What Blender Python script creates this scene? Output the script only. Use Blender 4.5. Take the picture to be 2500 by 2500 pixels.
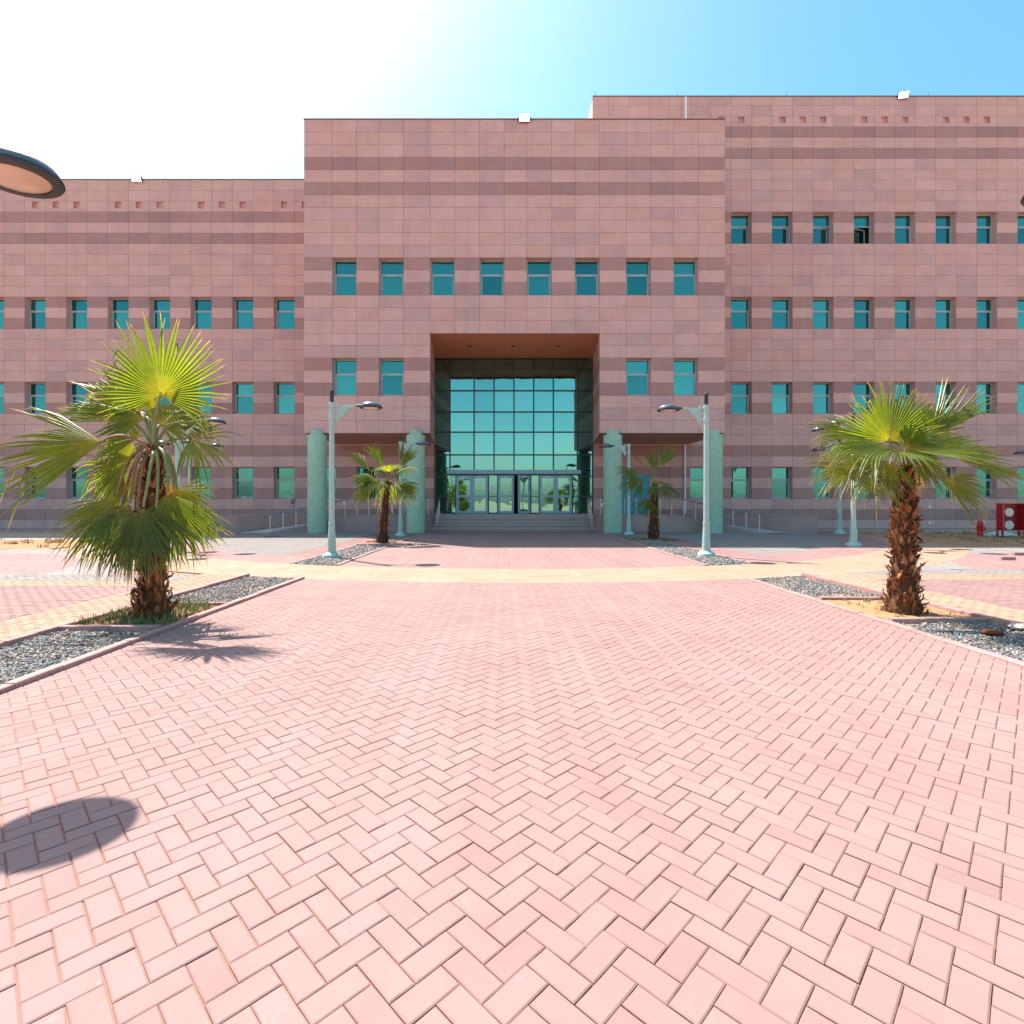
import bpy, math, random
import numpy as np
from mathutils import Vector, Matrix

# ------------------------------------------------------------------ camera, sky, sun, exposure
for o in list(bpy.data.objects):
    bpy.data.objects.remove(o)
SC = bpy.context.scene
COL = SC.collection
F, H, CX, CY = 1300.0, 1.55, 1233.0, 1227.0      # focal length and vanishing point of the photograph in pixels, eye height
cam_d = bpy.data.cameras.new('camera')
cam_d.sensor_width = 36.0
cam_d.lens = 36.0 * F / 2500.0
cam_d.shift_x = (1250 - CX) / 2500.0
cam_d.shift_y = -(1250 - CY) / 2500.0
cam_d.clip_start = 0.05
cam_d.clip_end = 6000
cam = bpy.data.objects.new('camera', cam_d)
cam.location = (0, 0, H)
cam.rotation_euler = (math.pi / 2, 0, 0)
COL.objects.link(cam)
SC.camera = cam

KX, KY = 0.44, 0.425                             # shadow run per metre of height (to the right, towards the eye)
SUN_DIR = Vector((-KX, KY, 1)).normalized()
ELEV = math.asin(SUN_DIR.z)
AZ = math.atan2(SUN_DIR.x, SUN_DIR.y)
W = bpy.data.worlds.new('World')
SC.world = W
W.use_nodes = True
nt = W.node_tree
nt.nodes.clear()
wo = nt.nodes.new('ShaderNodeOutputWorld')
bg = nt.nodes.new('ShaderNodeBackground')
sky = nt.nodes.new('ShaderNodeTexSky')
sky.sky_type = 'NISHITA'
sky.sun_disc = False
sky.sun_elevation = ELEV
sky.sun_rotation = AZ
sky.air_density = 1.0
sky.dust_density = 1.7
sky.ozone_density = 1.0
sky.altitude = 0
bg.inputs['Strength'].default_value = 0.145
grade = nt.nodes.new('ShaderNodeHueSaturation')  # even colour grade of the whole sky: the camera's cyan-blue
grade.inputs['Hue'].default_value = 0.465
grade.inputs['Saturation'].default_value = 1.28
grade.inputs['Value'].default_value = 0.93
nt.links.new(sky.outputs[0], grade.inputs['Color'])
nt.links.new(grade.outputs[0], bg.inputs['Color'])
nt.links.new(bg.outputs[0], wo.inputs['Surface'])
sl = bpy.data.lights.new('sun', 'SUN')
sl.energy = 5.0
sl.angle = math.radians(0.53)
sl.color = (1.0, 0.95, 0.87)
so = bpy.data.objects.new('sun', sl)
so.rotation_euler = SUN_DIR.to_track_quat('Z', 'Y').to_euler()
so.location = (-20, 20, 45)
COL.objects.link(so)
SC.view_settings.view_transform = 'Standard'
SC.view_settings.look = 'None'
SC.view_settings.gamma = 1.0
SC.view_settings.exposure = 1.04
SC.render.resolution_x = SC.render.resolution_y = 1024

rng = random.Random(7)
nrg = np.random.default_rng(7)


# ------------------------------------------------------------------ materials
def newmat(name):
    m = bpy.data.materials.new(name)
    m.use_nodes = True
    n = m.node_tree
    for x in list(n.nodes):
        n.nodes.remove(x)
    out = n.nodes.new('ShaderNodeOutputMaterial')
    return m, n, out


def nd(n, t, **kw):
    x = n.nodes.new(t)
    for k, v in kw.items():
        if k == 'inp':
            for a, b in v.items():
                x.inputs[a].default_value = b
        else:
            setattr(x, k, v)
    return x


def mixc(n, fac, a, b, blend='MIX'):
    x = n.nodes.new('ShaderNodeMix')
    x.data_type = 'RGBA'
    x.blend_type = blend
    for sock, v in ((x.inputs[0], fac), (x.inputs[6], a), (x.inputs[7], b)):
        if isinstance(v, bpy.types.NodeSocket):
            n.links.new(v, sock)
        elif isinstance(v, (int, float)):
            sock.default_value = v
        else:
            sock.default_value = (*v, 1) if len(v) == 3 else v
    return x.outputs[2]


def ramp(n, src, stops):
    r = n.nodes.new('ShaderNodeValToRGB')
    n.links.new(src, r.inputs[0])
    el = r.color_ramp.elements
    el[0].position, el[0].color = stops[0][0], (*stops[0][1], 1)
    el[1].position, el[1].color = stops[-1][0], (*stops[-1][1], 1)
    for p, c in stops[1:-1]:
        e = el.new(p)
        e.color = (*c, 1)
    return r.outputs[0]


def noise(n, scale, detail=2.0, rough=0.5, vec=None, dist=0.0):
    x = n.nodes.new('ShaderNodeTexNoise')
    x.inputs['Scale'].default_value = scale
    x.inputs['Detail'].default_value = detail
    x.inputs['Roughness'].default_value = rough
    x.inputs['Distortion'].default_value = dist
    if vec is None:
        g = n.nodes.new('ShaderNodeNewGeometry')
        vec = g.outputs['Position']
    n.links.new(vec, x.inputs['Vector'])
    return x.outputs['Fac']


def rnd(n):
    """one random number for each object and each mesh island"""
    g = n.nodes.new('ShaderNodeNewGeometry')
    o = n.nodes.new('ShaderNodeObjectInfo')
    a = n.nodes.new('ShaderNodeMath')
    a.operation = 'ADD'
    n.links.new(g.outputs['Random Per Island'], a.inputs[0])
    n.links.new(o.outputs['Random'], a.inputs[1])
    f = n.nodes.new('ShaderNodeMath')
    f.operation = 'FRACT'
    n.links.new(a.outputs[0], f.inputs[0])
    return f.outputs[0]


def bsdf(n, out, color, rough=0.6, metal=0.0, bump=None, bstr=0.2, bdist=0.01, spec=0.5, coat=0.0):
    b = n.nodes.new('ShaderNodeBsdfPrincipled')
    if isinstance(color, bpy.types.NodeSocket):
        n.links.new(color, b.inputs['Base Color'])
    else:
        b.inputs['Base Color'].default_value = (*color, 1)
    if isinstance(rough, bpy.types.NodeSocket):
        n.links.new(rough, b.inputs['Roughness'])
    else:
        b.inputs['Roughness'].default_value = rough
    b.inputs['Metallic'].default_value = metal
    b.inputs['Specular IOR Level'].default_value = spec
    b.inputs['Coat Weight'].default_value = coat
    if bump is not None:
        bp = n.nodes.new('ShaderNodeBump')
        bp.inputs['Strength'].default_value = bstr
        bp.inputs['Distance'].default_value = bdist
        n.links.new(bump, bp.inputs['Height'])
        n.links.new(bp.outputs[0], b.inputs['Normal'])
    if out is not None:
        n.links.new(b.outputs[0], out.inputs['Surface'])
    return b


def stone_mat(name, c, var=0.10, hue=(0.98, 0.86, 0.92)):
    m, n, out = newmat(name)
    r = rnd(n)
    # panel to panel tone: a few panels greyer, a few redder
    tone = ramp(n, r, [(0.0, (0.86, 0.86, 0.90)), (0.16, (0.95, 0.94, 0.98)), (0.35, (1, 1, 1)), (0.62, (1.03, 1.02, 1.01)),
                       (0.84, (1.0, 0.93, 0.90)), (1.0, (1.06, 1.06, 1.07))])
    base = mixc(n, 1.0, c, tone, 'MULTIPLY')
    grain = noise(n, 42, 3, 0.75)
    g2 = ramp(n, grain, [(0.32, (0.70, 0.68, 0.68)), (0.5, (1, 1, 1)), (0.68, (1.26, 1.22, 1.2))])
    base = mixc(n, 0.75, base, g2, 'MULTIPLY')
    blot = noise(n, 1.4, 4, 0.6)
    b2 = ramp(n, blot, [(0.3, (0.93, 0.92, 0.93)), (0.7, (1.05, 1.04, 1.04))])
    base = mixc(n, 1.0, base, b2, 'MULTIPLY')
    # rain streaks with their own shape, long and narrow
    g = n.nodes.new('ShaderNodeNewGeometry')
    mp = n.nodes.new('ShaderNodeMapping')
    mp.inputs['Scale'].default_value = (2.3, 2.3, 0.12)
    n.links.new(g.outputs['Position'], mp.inputs['Vector'])
    st = noise(n, 1.0, 4, 0.65, mp.outputs[0])
    s2 = ramp(n, st, [(0.30, (0.90, 0.90, 0.91)), (0.46, (1, 1, 1))])
    base = mixc(n, 0.7, base, s2, 'MULTIPLY')
    bsdf(n, out, base, 0.72, bump=grain, bstr=0.15, bdist=0.004, spec=0.3)
    return m


def plain(name, c, rough=0.5, metal=0.0, var=0.08, scale=6.0, bump=0.0, spec=0.5):
    m, n, out = newmat(name)
    f = noise(n, scale, 4, 0.6)
    t = ramp(n, f, [(0.3, (1 - var,) * 3), (0.7, (1 + var,) * 3)])
    col = mixc(n, 1.0, c, t, 'MULTIPLY')
    bsdf(n, out, col, rough, metal, bump=f if bump else None, bstr=bump, bdist=0.01, spec=spec)
    return m


def paver_mat(name, c, dirt=(0.62, 0.42, 0.30), var=0.10):
    m, n, out = newmat(name)
    r = rnd(n)
    tone = ramp(n, r, [(0.0, (1 - var, 1 - var * 1.25, 1 - var * 1.2)), (0.3, (0.99, 0.99, 1.0)), (0.7, (1.02, 1.02, 1.02)), (1.0, (1.0 + var * 0.6, 1.0 + var * 0.75, 1 + var * 0.8))])
    base = mixc(n, 1.0, c, tone, 'MULTIPLY')
    gr = noise(n, 260, 3, 0.8)
    g2 = ramp(n, gr, [(0.30, (0.80, 0.79, 0.79)), (0.5, (1, 1, 1)), (0.70, (1.14, 1.13, 1.12))])
    base = mixc(n, 0.8, base, g2, 'MULTIPLY')
    bl = noise(n, 1.1, 5, 0.65)
    b2 = ramp(n, bl, [(0.28, (0.90, 0.89, 0.90)), (0.5, (1, 1, 1)), (0.72, (1.06, 1.07, 1.08))])
    base = mixc(n, 1.0, base, b2, 'MULTIPLY')
    # dust drifted along the walking line, and old stains
    g0 = n.nodes.new('ShaderNodeNewGeometry')
    mp = n.nodes.new('ShaderNodeMapping')
    mp.inputs['Scale'].default_value = (1.5, 0.16, 1.0)
    n.links.new(g0.outputs['Position'], mp.inputs['Vector'])
    dstr = noise(n, 1.0, 5, 0.65, mp.outputs[0])
    d2 = ramp(n, dstr, [(0.46, (0, 0, 0)), (0.70, (1, 1, 1))])
    base = mixc(n, mixc(n, 0.30, (0, 0, 0), d2), base, (c[0] * 1.22, c[1] * 1.36, c[2] * 1.38))
    stn = noise(n, 0.55, 7, 0.7, None, 0.6)
    t2 = ramp(n, stn, [(0.56, (1, 1, 1)), (0.66, (0.87, 0.85, 0.85)), (0.72, (0.93, 0.92, 0.92))])
    base = mixc(n, 0.6, base, t2, 'MULTIPLY')
    # pale scuffs and chips
    sc = noise(n, 9.0, 6, 0.72)
    s2 = ramp(n, sc, [(0.60, (0, 0, 0)), (0.74, (1, 1, 1))])
    base = mixc(n, mixc(n, 0.22, (0, 0, 0), s2), base, (0.50, 0.38, 0.35))
    sp = noise(n, 34.0, 2, 0.5)
    s3 = ramp(n, sp, [(0.735, (0, 0, 0)), (0.76, (1, 1, 1))])
    base = mixc(n, mixc(n, 0.28, (0, 0, 0), s3), base, (0.50, 0.40, 0.36))
    # the bevel sits a little deeper: dust colour by slope of the face
    g = n.nodes.new('ShaderNodeNewGeometry')
    sx = n.nodes.new('ShaderNodeSeparateXYZ')
    n.links.new(g.outputs['True Normal'], sx.inputs[0])
    slope = ramp(n, sx.outputs['Z'], [(0.88, (1, 1, 1)), (0.99, (0, 0, 0))])
    base = mixc(n, mixc(n, 0.55, (0, 0, 0), slope), base, (c[0] * 0.92, c[1] * 0.76, c[2] * 0.72))
    bsdf(n, out, base, 0.82, bump=gr, bstr=0.25, bdist=0.002, spec=0.25)
    return m


def sand_mat(name, c1, c2, scale=8.0):
    m, n, out = newmat(name)
    a = noise(n, scale, 6, 0.7)
    b = noise(n, 180, 2, 0.6)
    base = mixc(n, ramp(n, a, [(0.32, (0, 0, 0)), (0.68, (1, 1, 1))]), c1, c2)
    base = mixc(n, 0.6, base, ramp(n, b, [(0.3, (0.75, 0.75, 0.75)), (0.7, (1.2, 1.2, 1.2))]), 'MULTIPLY')
    bsdf(n, out, base, 0.95, bump=b, bstr=0.4, bdist=0.004, spec=0.1)
    return m


def glass_mat(name, refl, trans, fac, wob=0.02, dust=(0.02, 0.10), vary=1.0):
    m, n, out = newmat(name)
    gl = nd(n, 'ShaderNodeBsdfGlossy')
    rc = mixc(n, vary, refl, ramp(n, rnd(n), [(0, (0.62, 0.66, 0.70)), (0.5, (0.95, 0.95, 0.95)), (1, (1.2, 1.08, 1.02))]), 'MULTIPLY')
    n.links.new(rc, gl.inputs['Color'])
    gl.inputs['Roughness'].default_value = 0.012
    f = noise(n, 0.9, 2, 0.5)
    bp = n.nodes.new('ShaderNodeBump')
    bp.inputs['Strength'].default_value = wob
    bp.inputs['Distance'].default_value = 0.25
    n.links.new(f, bp.inputs['Height'])
    n.links.new(bp.outputs[0], gl.inputs['Normal'])
    tr = nd(n, 'ShaderNodeBsdfTransparent')
    tr.inputs['Color'].default_value = (*trans, 1)
    # a thin film of dust
    df = nd(n, 'ShaderNodeBsdfDiffuse')
    df.inputs['Color'].default_value = (0.20, 0.40, 0.38, 1)
    mx = nd(n, 'ShaderNodeMixShader')
    mx.inputs[0].default_value = fac
    n.links.new(tr.outputs[0], mx.inputs[1])
    n.links.new(gl.outputs[0], mx.inputs[2])
    m2 = nd(n, 'ShaderNodeMixShader')
    dn = noise(n, 3.0, 4, 0.6)
    dr = ramp(n, dn, [(0.35, (dust[0],) * 3), (0.75, (dust[1],) * 3)])
    n.links.new(dr, m2.inputs[0])
    n.links.new(mx.outputs[0], m2.inputs[1])
    n.links.new(df.outputs[0], m2.inputs[2])
    n.links.new(m2.outputs[0], out.inputs['Surface'])
    return m


def leaf_mat(name, c_in, c_out, c_tip, trans=0.5):
    """green blades: attribute t runs 0 at the hub to 1 at the tip"""
    m, n, out = newmat(name)
    at = nd(n, 'ShaderNodeAttribute', attribute_name='t')
    r = rnd(n)
    col = ramp(n, at.outputs['Fac'], [(0.0, c_in), (0.30, c_out), (0.86, c_out), (0.94, c_tip), (1.0, (c_tip[0] * 0.9, c_tip[1] * 0.75, c_tip[2] * 0.7))])
    tone = ramp(n, r, [(0, (0.75, 0.78, 0.8)), (0.5, (1, 1, 1)), (1, (1.25, 1.2, 1.05))])
    col = mixc(n, 1.0, col, tone, 'MULTIPLY')
    f = noise(n, 14, 3, 0.6)
    col = mixc(n, 0.6, col, ramp(n, f, [(0.3, (0.75, 0.78, 0.7)), (0.7, (1.2, 1.2, 1.1))]), 'MULTIPLY')
    b = bsdf(n, None, col, 0.42, spec=0.5)
    tl = nd(n, 'ShaderNodeBsdfTranslucent')
    tc = mixc(n, 1.0, col, (2.55, 2.2, 0.7), 'MULTIPLY')
    n.links.new(tc, tl.inputs['Color'])
    mx = nd(n, 'ShaderNodeMixShader')
    mx.inputs[0].default_value = trans
    n.links.new(b.outputs[0], mx.inputs[1])
    n.links.new(tl.outputs[0], mx.inputs[2])
    n.links.new(mx.outputs[0], out.inputs['Surface'])
    return m


def island_mat(name, stops, rough=0.8, nscale=30, bump=0.3):
    m, n, out = newmat(name)
    r = rnd(n)
    col = ramp(n, r, stops)
    f = noise(n, nscale, 4, 0.65)
    col = mixc(n, 0.8, col, ramp(n, f, [(0.3, (0.6, 0.6, 0.6)), (0.7, (1.3, 1.3, 1.3))]), 'MULTIPLY')
    bsdf(n, out, col, rough, bump=f, bstr=bump, bdist=0.01, spec=0.25)
    return m


def emit_mat(name, c, s):
    m, n, out = newmat(name)
    e = nd(n, 'ShaderNodeEmission')
    e.inputs['Color'].default_value = (*c, 1)
    e.inputs['Strength'].default_value = s
    n.links.new(e.outputs[0], out.inputs['Surface'])
    return m


STONE_L = stone_mat('stone_light', (0.63, 0.378, 0.338))
STONE_D = stone_mat('stone_dark', (0.425, 0.240, 0.215))
STONE_STEP = stone_mat('stone_steps', (0.46, 0.29, 0.26))
STONE_SOF = stone_mat('stone_soffit', (0.55, 0.28, 0.20))
JOINT = plain('joint', (0.36, 0.21, 0.185), 0.9)
COPING = plain('coping', (0.23, 0.14, 0.125), 0.6)
PLASTER = plain('soffit_plaster', (0.66, 0.26, 0.135), 0.8, var=0.05)
DARK = plain('dark_interior', (0.06, 0.07, 0.07), 0.9)
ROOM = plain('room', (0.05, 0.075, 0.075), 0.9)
BLIND = plain('blind', (0.62, 0.66, 0.62), 0.8)
ALU = plain('window_aluminium', (0.34, 0.43, 0.45), 0.45, 0.15, spec=0.4)
MULL = plain('mullion', (0.02, 0.03, 0.03), 0.4)
DOORM = plain('door_metal', (0.27, 0.44, 0.49), 0.42, 0.1)
GLASS_W = glass_mat('window_glass', (0.19, 0.55, 0.50), (0.26, 0.72, 0.67), 0.46, 0.02, (0.01, 0.05))
GLASS_C = glass_mat('curtain_glass', (0.27, 0.58, 0.52), (0.05, 0.25, 0.23), 0.72, 0.018, (0.004, 0.02), 0.35)
GREEN = plain('column_paint', (0.35, 0.50, 0.365), 0.65, var=0.10)
TEALDOOR = plain('teal_door', (0.01, 0.30, 0.40), 0.4)
WHITE = plain('white_paint', (0.78, 0.80, 0.82), 0.5)
LAMPP = plain('lamp_paint', (0.36, 0.49, 0.44), 0.5, var=0.05)
BLACKP = plain('black_plastic', (0.03, 0.03, 0.035), 0.5)
HEADT = plain('lamp_head', (0.12, 0.15, 0.18), 0.3, 0.3)
LENS = plain('lamp_lens', (0.62, 0.44, 0.34), 0.25)
STEEL = plain('stainless', (0.66, 0.60, 0.56), 0.35, 0.35)
RAILM = plain('rail_dark', (0.20, 0.23, 0.27), 0.35, 0.3)
PINK = paver_mat('paver_pink', (0.297, 0.183, 0.168), var=0.055)
PINK2 = paver_mat('paver_pink_side', (0.305, 0.180, 0.167), var=0.05)
YELL = paver_mat('paver_yellow', (0.36, 0.242, 0.17), var=0.06)
GREY = paver_mat('paver_grey', (0.268, 0.232, 0.216), var=0.06)
BED = sand_mat('joint_sand', (0.44, 0.23, 0.145), (0.34, 0.175, 0.115), 20)
SAND = sand_mat('sand', (0.43, 0.24, 0.125), (0.35, 0.195, 0.105), 3)
DESERT = sand_mat('desert', (0.45, 0.34, 0.22), (0.38, 0.28, 0.18), 0.05)
SOIL = sand_mat('soil', (0.30, 0.17, 0.09), (0.22, 0.12, 0.07), 9)
KERB = stone_mat('kerb', (0.42, 0.24, 0.22))
PEBBLE = island_mat('pebble', [(0, (0.07, 0.078, 0.085)), (0.3, (0.16, 0.175, 0.185)), (0.6, (0.28, 0.285, 0.285)), (0.78, (0.42, 0.37, 0.33)), (0.86, (0.50, 0.28, 0.18)), (1, (0.30, 0.15, 0.10))], 0.75, 60, 0.2)
LEAF = leaf_mat('leaf', (0.26, 0.24, 0.035), (0.115, 0.165, 0.022), (0.36, 0.25, 0.155), 0.55)
LEAFD = leaf_mat('leaf_old', (0.20, 0.18, 0.05), (0.098, 0.138, 0.030), (0.44, 0.29, 0.19), 0.48)
LEAFX = leaf_mat('leaf_dead', (0.24, 0.13, 0.06), (0.26, 0.14, 0.065), (0.34, 0.20, 0.11), 0.3)
PETI = plain('petiole', (0.20, 0.21, 0.055), 0.5, var=0.2)
PETID = plain('petiole_old', (0.26, 0.115, 0.045), 0.6, var=0.25)
BARK = island_mat('bark', [(0, (0.07, 0.03, 0.016)), (1, (0.10, 0.045, 0.022))], 0.9, 24, 0.8)
SCALE = island_mat('leaf_base', [(0, (0.05, 0.018, 0.010)), (0.4, (0.20, 0.062, 0.024)), (0.75, (0.34, 0.115, 0.040)), (0.93, (0.42, 0.18, 0.075)), (1, (0.45, 0.30, 0.20))], 0.8, 40, 0.5)
GRASSM = island_mat('grass', [(0, (0.08, 0.13, 0.04)), (0.45, (0.14, 0.20, 0.07)), (0.72, (0.26, 0.25, 0.11)), (1, (0.40, 0.30, 0.16))], 0.7, 5, 0)
DRYG = island_mat('dry_grass', [(0, (0.15, 0.15, 0.05)), (0.4, (0.28, 0.22, 0.10)), (1, (0.38, 0.27, 0.14))], 0.8, 5, 0)
RED = plain('red_paint', (0.42, 0.012, 0.022), 0.35, var=0.12)
REDIN = plain('red_inside', (0.24, 0.008, 0.012), 0.5)
HOSE = plain('hose', (0.62, 0.61, 0.58), 0.85, var=0.2, scale=30)
IRON = plain('cast_iron', (0.10, 0.09, 0.085), 0.6, 0.4, bump=0.4)
CHAIRG = plain('chair_grey', (0.42, 0.40, 0.38), 0.5)
CHAIRB = plain('chair_tablet', (0.25, 0.10, 0.06), 0.5)
FLOOD = emit_mat('floodlight_led', (0.85, 0.97, 1.0), 4.0)
PAPER = plain('paper', (0.75, 0.72, 0.76), 0.7)
SHEET = plain('pale_sheet', (0.40, 0.52, 0.55), 0.6)


# ------------------------------------------------------------------ mesh helpers
class MB:
    def __init__(s):
        s.v, s.f, s.m, s.t = [], [], [], []

    def quad(s, pts, mi=0, t=None):
        i = len(s.v)
        s.v += [tuple(p) for p in pts]
        s.f.append(tuple(range(i, i + len(pts))))
        s.m.append(mi)
        if t is not None:
            s.t += list(t)

    def box(s, x0, x1, y0, y1, z0, z1, mi=0, mat=None, skip=''):
        c = [(x0, y0, z0), (x1, y0, z0), (x1, y1, z0), (x0, y1, z0), (x0, y0, z1), (x1, y0, z1), (x1, y1, z1), (x0, y1, z1)]
        if mat is not None:
            c = [tuple(mat @ Vector(p)) for p in c]
        i = len(s.v)
        s.v += c
        for k, q in (('b', (0, 3, 2, 1)), ('t', (4, 5, 6, 7)), ('f', (0, 1, 5, 4)), ('r', (1, 2, 6, 5)), ('k', (2, 3, 7, 6)), ('l', (3, 0, 4, 7))):
            if k not in skip:
                s.f.append(tuple(i + a for a in q))
                s.m.append(mi)

    def tube(s, pts, radii, n=10, cap=True, mi=0):
        pts = [Vector(p) for p in pts]
        if not hasattr(radii, '__len__'):
            radii = [radii] * len(pts)
        base = len(s.v)
        prev = None
        for i, p in enumerate(pts):
            d = (pts[min(i + 1, len(pts) - 1)] - pts[max(i - 1, 0)]).normalized()
            if prev is None:
                up = Vector((0, 0, 1)) if abs(d.z) < 0.9 else Vector((1, 0, 0))
                u = d.cross(up).normalized()
            else:
                u = (prev - d * prev.dot(d)).normalized()
            prev = u
            w = d.cross(u)
            for k in range(n):
                a = 2 * math.pi * k / n
                s.v.append(tuple(p + (u * math.cos(a) + w * math.sin(a)) * radii[i]))
        for i in range(len(pts) - 1):
            for k in range(n):
                a, b = base + i * n + k, base + i * n + (k + 1) % n
                s.f.append((a, b, b + n, a + n))
                s.m.append(mi)
        if cap:
            s.f.append(tuple(base + k for k in range(n))[::-1])
            s.m.append(mi)
            e = base + (len(pts) - 1) * n
            s.f.append(tuple(e + k for k in range(n)))
            s.m.append(mi)

    def lathe(s, prof, n=24, cx=0, cy=0, sx=1, sy=1, mi=0, cap=True):
        base = len(s.v)
        for r, z in prof:
            for k in range(n):
                a = 2 * math.pi * k / n
                s.v.append((cx + r * math.cos(a) * sx, cy + r * math.sin(a) * sy, z))
        for i in range(len(prof) - 1):
            for k in range(n):
                a, b = base + i * n + k, base + i * n + (k + 1) % n
                s.f.append((a, b, b + n, a + n))
                s.m.append(mi)
        if cap:
            s.f.append(tuple(base + k for k in range(n))[::-1])
            s.m.append(mi)
            e = base + (len(prof) - 1) * n
            s.f.append(tuple(e + k for k in range(n)))
            s.m.append(mi)

    def mesh(s, name, mats, smooth=False):
        me = bpy.data.meshes.new(name)
        me.from_pydata(s.v, [], s.f)
        for m in (mats if isinstance(mats, (list, tuple)) else [mats]):
            me.materials.append(m)
        if any(s.m):
            me.polygons.foreach_set('material_index', s.m)
        if smooth:
            me.polygons.foreach_set('use_smooth', [True] * len(s.f))
            try:
                me.set_sharp_from_angle(angle=math.radians(38))
            except Exception:
                pass
        if s.t and len(s.t) == len(s.v):
            a = me.attributes.new('t', 'FLOAT', 'POINT')
            a.data.foreach_set('value', s.t)
        me.update()
        return me


def link(name, me, parent=None, loc=(0, 0, 0), rot=None, kind=None, label=None, cat=None, group=None):
    o = bpy.data.objects.new(name, me)
    COL.objects.link(o)
    o.location = loc
    if rot is not None:
        o.rotation_euler = rot
    if parent is not None:
        o.parent = parent
    for k, v in (('kind', kind), ('label', label), ('category', cat), ('group', group)):
        if v:
            o[k] = v
    return o


def thing(name, label, cat, loc=(0, 0, 0), rotz=0.0, group=None):
    return link(name, None, None, loc, (0, 0, rotz), None, label, cat, group)


def dup(root, loc, rotz, label, group=None):
    r = root.copy()
    COL.objects.link(r)
    r.location = loc
    r.rotation_euler = (0, 0, rotz)
    r['label'] = label
    if group:
        r['group'] = group
    for ch in list(root.children):
        c = ch.copy()
        COL.objects.link(c)
        c.parent = r
        for g in list(ch.children):
            d = g.copy()
            COL.objects.link(d)
            d.parent = c
    return r


def pix(x, y):
    """ground point seen at a pixel of the photograph"""
    d = F * H / (y - CY)
    return ((x - CX) * d / F, d)


def inframe(x, y, z=0.0, mg=0):
    if y < 0.5:
        return False
    px, py = CX + x * F / y, CY - (z - H) * F / y
    return -30 - mg < px < 2530 + mg and -30 < py < 2560 + mg


# ------------------------------------------------------------------ ground and paving
PL, PR = -4.08, 4.88            # edges of the main path
RC = (0.42, 29.15)              # centre of the ring paths
R_OUT, R_IN, R_PINK = 18.85, 16.7, 15.2
OL, OR = -5.43, 6.30            # outer edges of the gravel beds
YL, YR = -6.60, 7.45            # outer edge of the yellow strips
CL, CR = (-15.7, 10.7), (16.5, 11.0)   # centres of the two side circles

b = MB()
S = 2500
b.quad([(-S, -S, -0.06), (S, -S, -0.06), (S, S, -0.06), (-S, S, -0.06)])
link('ground', b.mesh('ground', DESERT), kind='structure')
b = MB()
b.quad([(-48, -30, -0.024), (48, -30, -0.024), (48, 33, -0.024), (-48, 33, -0.024)])
plaza = link('plaza', b.mesh('plaza', BED), kind='structure')
b = MB()
b.quad([(PL, -30, -0.0085), (PR, -30, -0.0085), (PR, 28.3, -0.0085), (PL, 28.3, -0.0085)])
path = link('main_path', b.mesh('main_path', BED), kind='structure')


def clip(poly, nx, ny, d):
    """keep the side nx*x+ny*y <= d"""
    out = []
    k = len(poly)
    for i in range(k):
        p, q = poly[i], poly[(i + 1) % k]
        a, c = nx * p[0] + ny * p[1] - d, nx * q[0] + ny * q[1] - d
        if a <= 0:
            out.append(p)
        if (a < 0) != (c < 0) and abs(a - c) > 1e-12:
            t = a / (a - c)
            out.append((p[0] + (q[0] - p[0]) * t, p[1] + (q[1] - p[1]) * t))
    return out


def area(p):
    return 0.5 * abs(sum(p[i][0] * p[(i + 1) % len(p)][1] - p[(i + 1) % len(p)][0] * p[i][1] for i in range(len(p))))


def inset(poly, d):
    """move every edge of a convex, counter-clockwise polygon inwards"""
    n = len(poly)
    out = []
    for i in range(n):
        a, p, c = poly[i - 1], poly[i], poly[(i + 1) % n]
        e1 = (p[0] - a[0], p[1] - a[1])
        e2 = (c[0] - p[0], c[1] - p[1])
        l1, l2 = math.hypot(*e1) or 1e-9, math.hypot(*e2) or 1e-9
        n1, n2 = (-e1[1] / l1, e1[0] / l1), (-e2[1] / l2, e2[0] / l2)
        den = 1 + n1[0] * n2[0] + n1[1] * n2[1]
        den = max(den, 0.25)
        out.append((p[0] + d * (n1[0] + n2[0]) / den, p[1] + d * (n1[1] + n2[1]) / den))
    return out


def clean(p):
    q = []
    for a in p:
        if not q or math.hypot(a[0] - q[-1][0], a[1] - q[-1][1]) > 0.006:
            q.append(a)
    if len(q) > 1 and math.hypot(q[0][0] - q[-1][0], q[0][1] - q[-1][1]) < 0.006:
        q.pop()
    return q


def add_paver(mb, poly, z, gap, bev, org=(0, 0), tilt=(0, 0), low=0.03):
    poly = clean(poly)
    if len(poly) < 3:
        return
    n = len(poly)
    o = inset(poly, gap)
    t = inset(poly, gap + bev)
    i = len(mb.v)
    for (x, y) in t:
        mb.v.append((x - org[0], y - org[1], z + tilt[0] * (x - org[0]) + tilt[1] * (y - org[1])))
    for (x, y) in o:
        mb.v.append((x - org[0], y - org[1], z - bev * 0.5 + tilt[0] * (x - org[0]) + tilt[1] * (y - org[1])))
    for (x, y) in o:
        mb.v.append((x - org[0], y - org[1], z - low))
    mb.f.append(tuple(range(i, i + n)))
    for k in range(n):
        k2 = (k + 1) % n
        mb.f.append((i + n + k, i + n + k2, i + k2, i + k))
        mb.f.append((i + 2 * n + k, i + 2 * n + k2, i + n + k2, i + n + k))
    mb.m += [0] * (1 + 2 * n)


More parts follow.
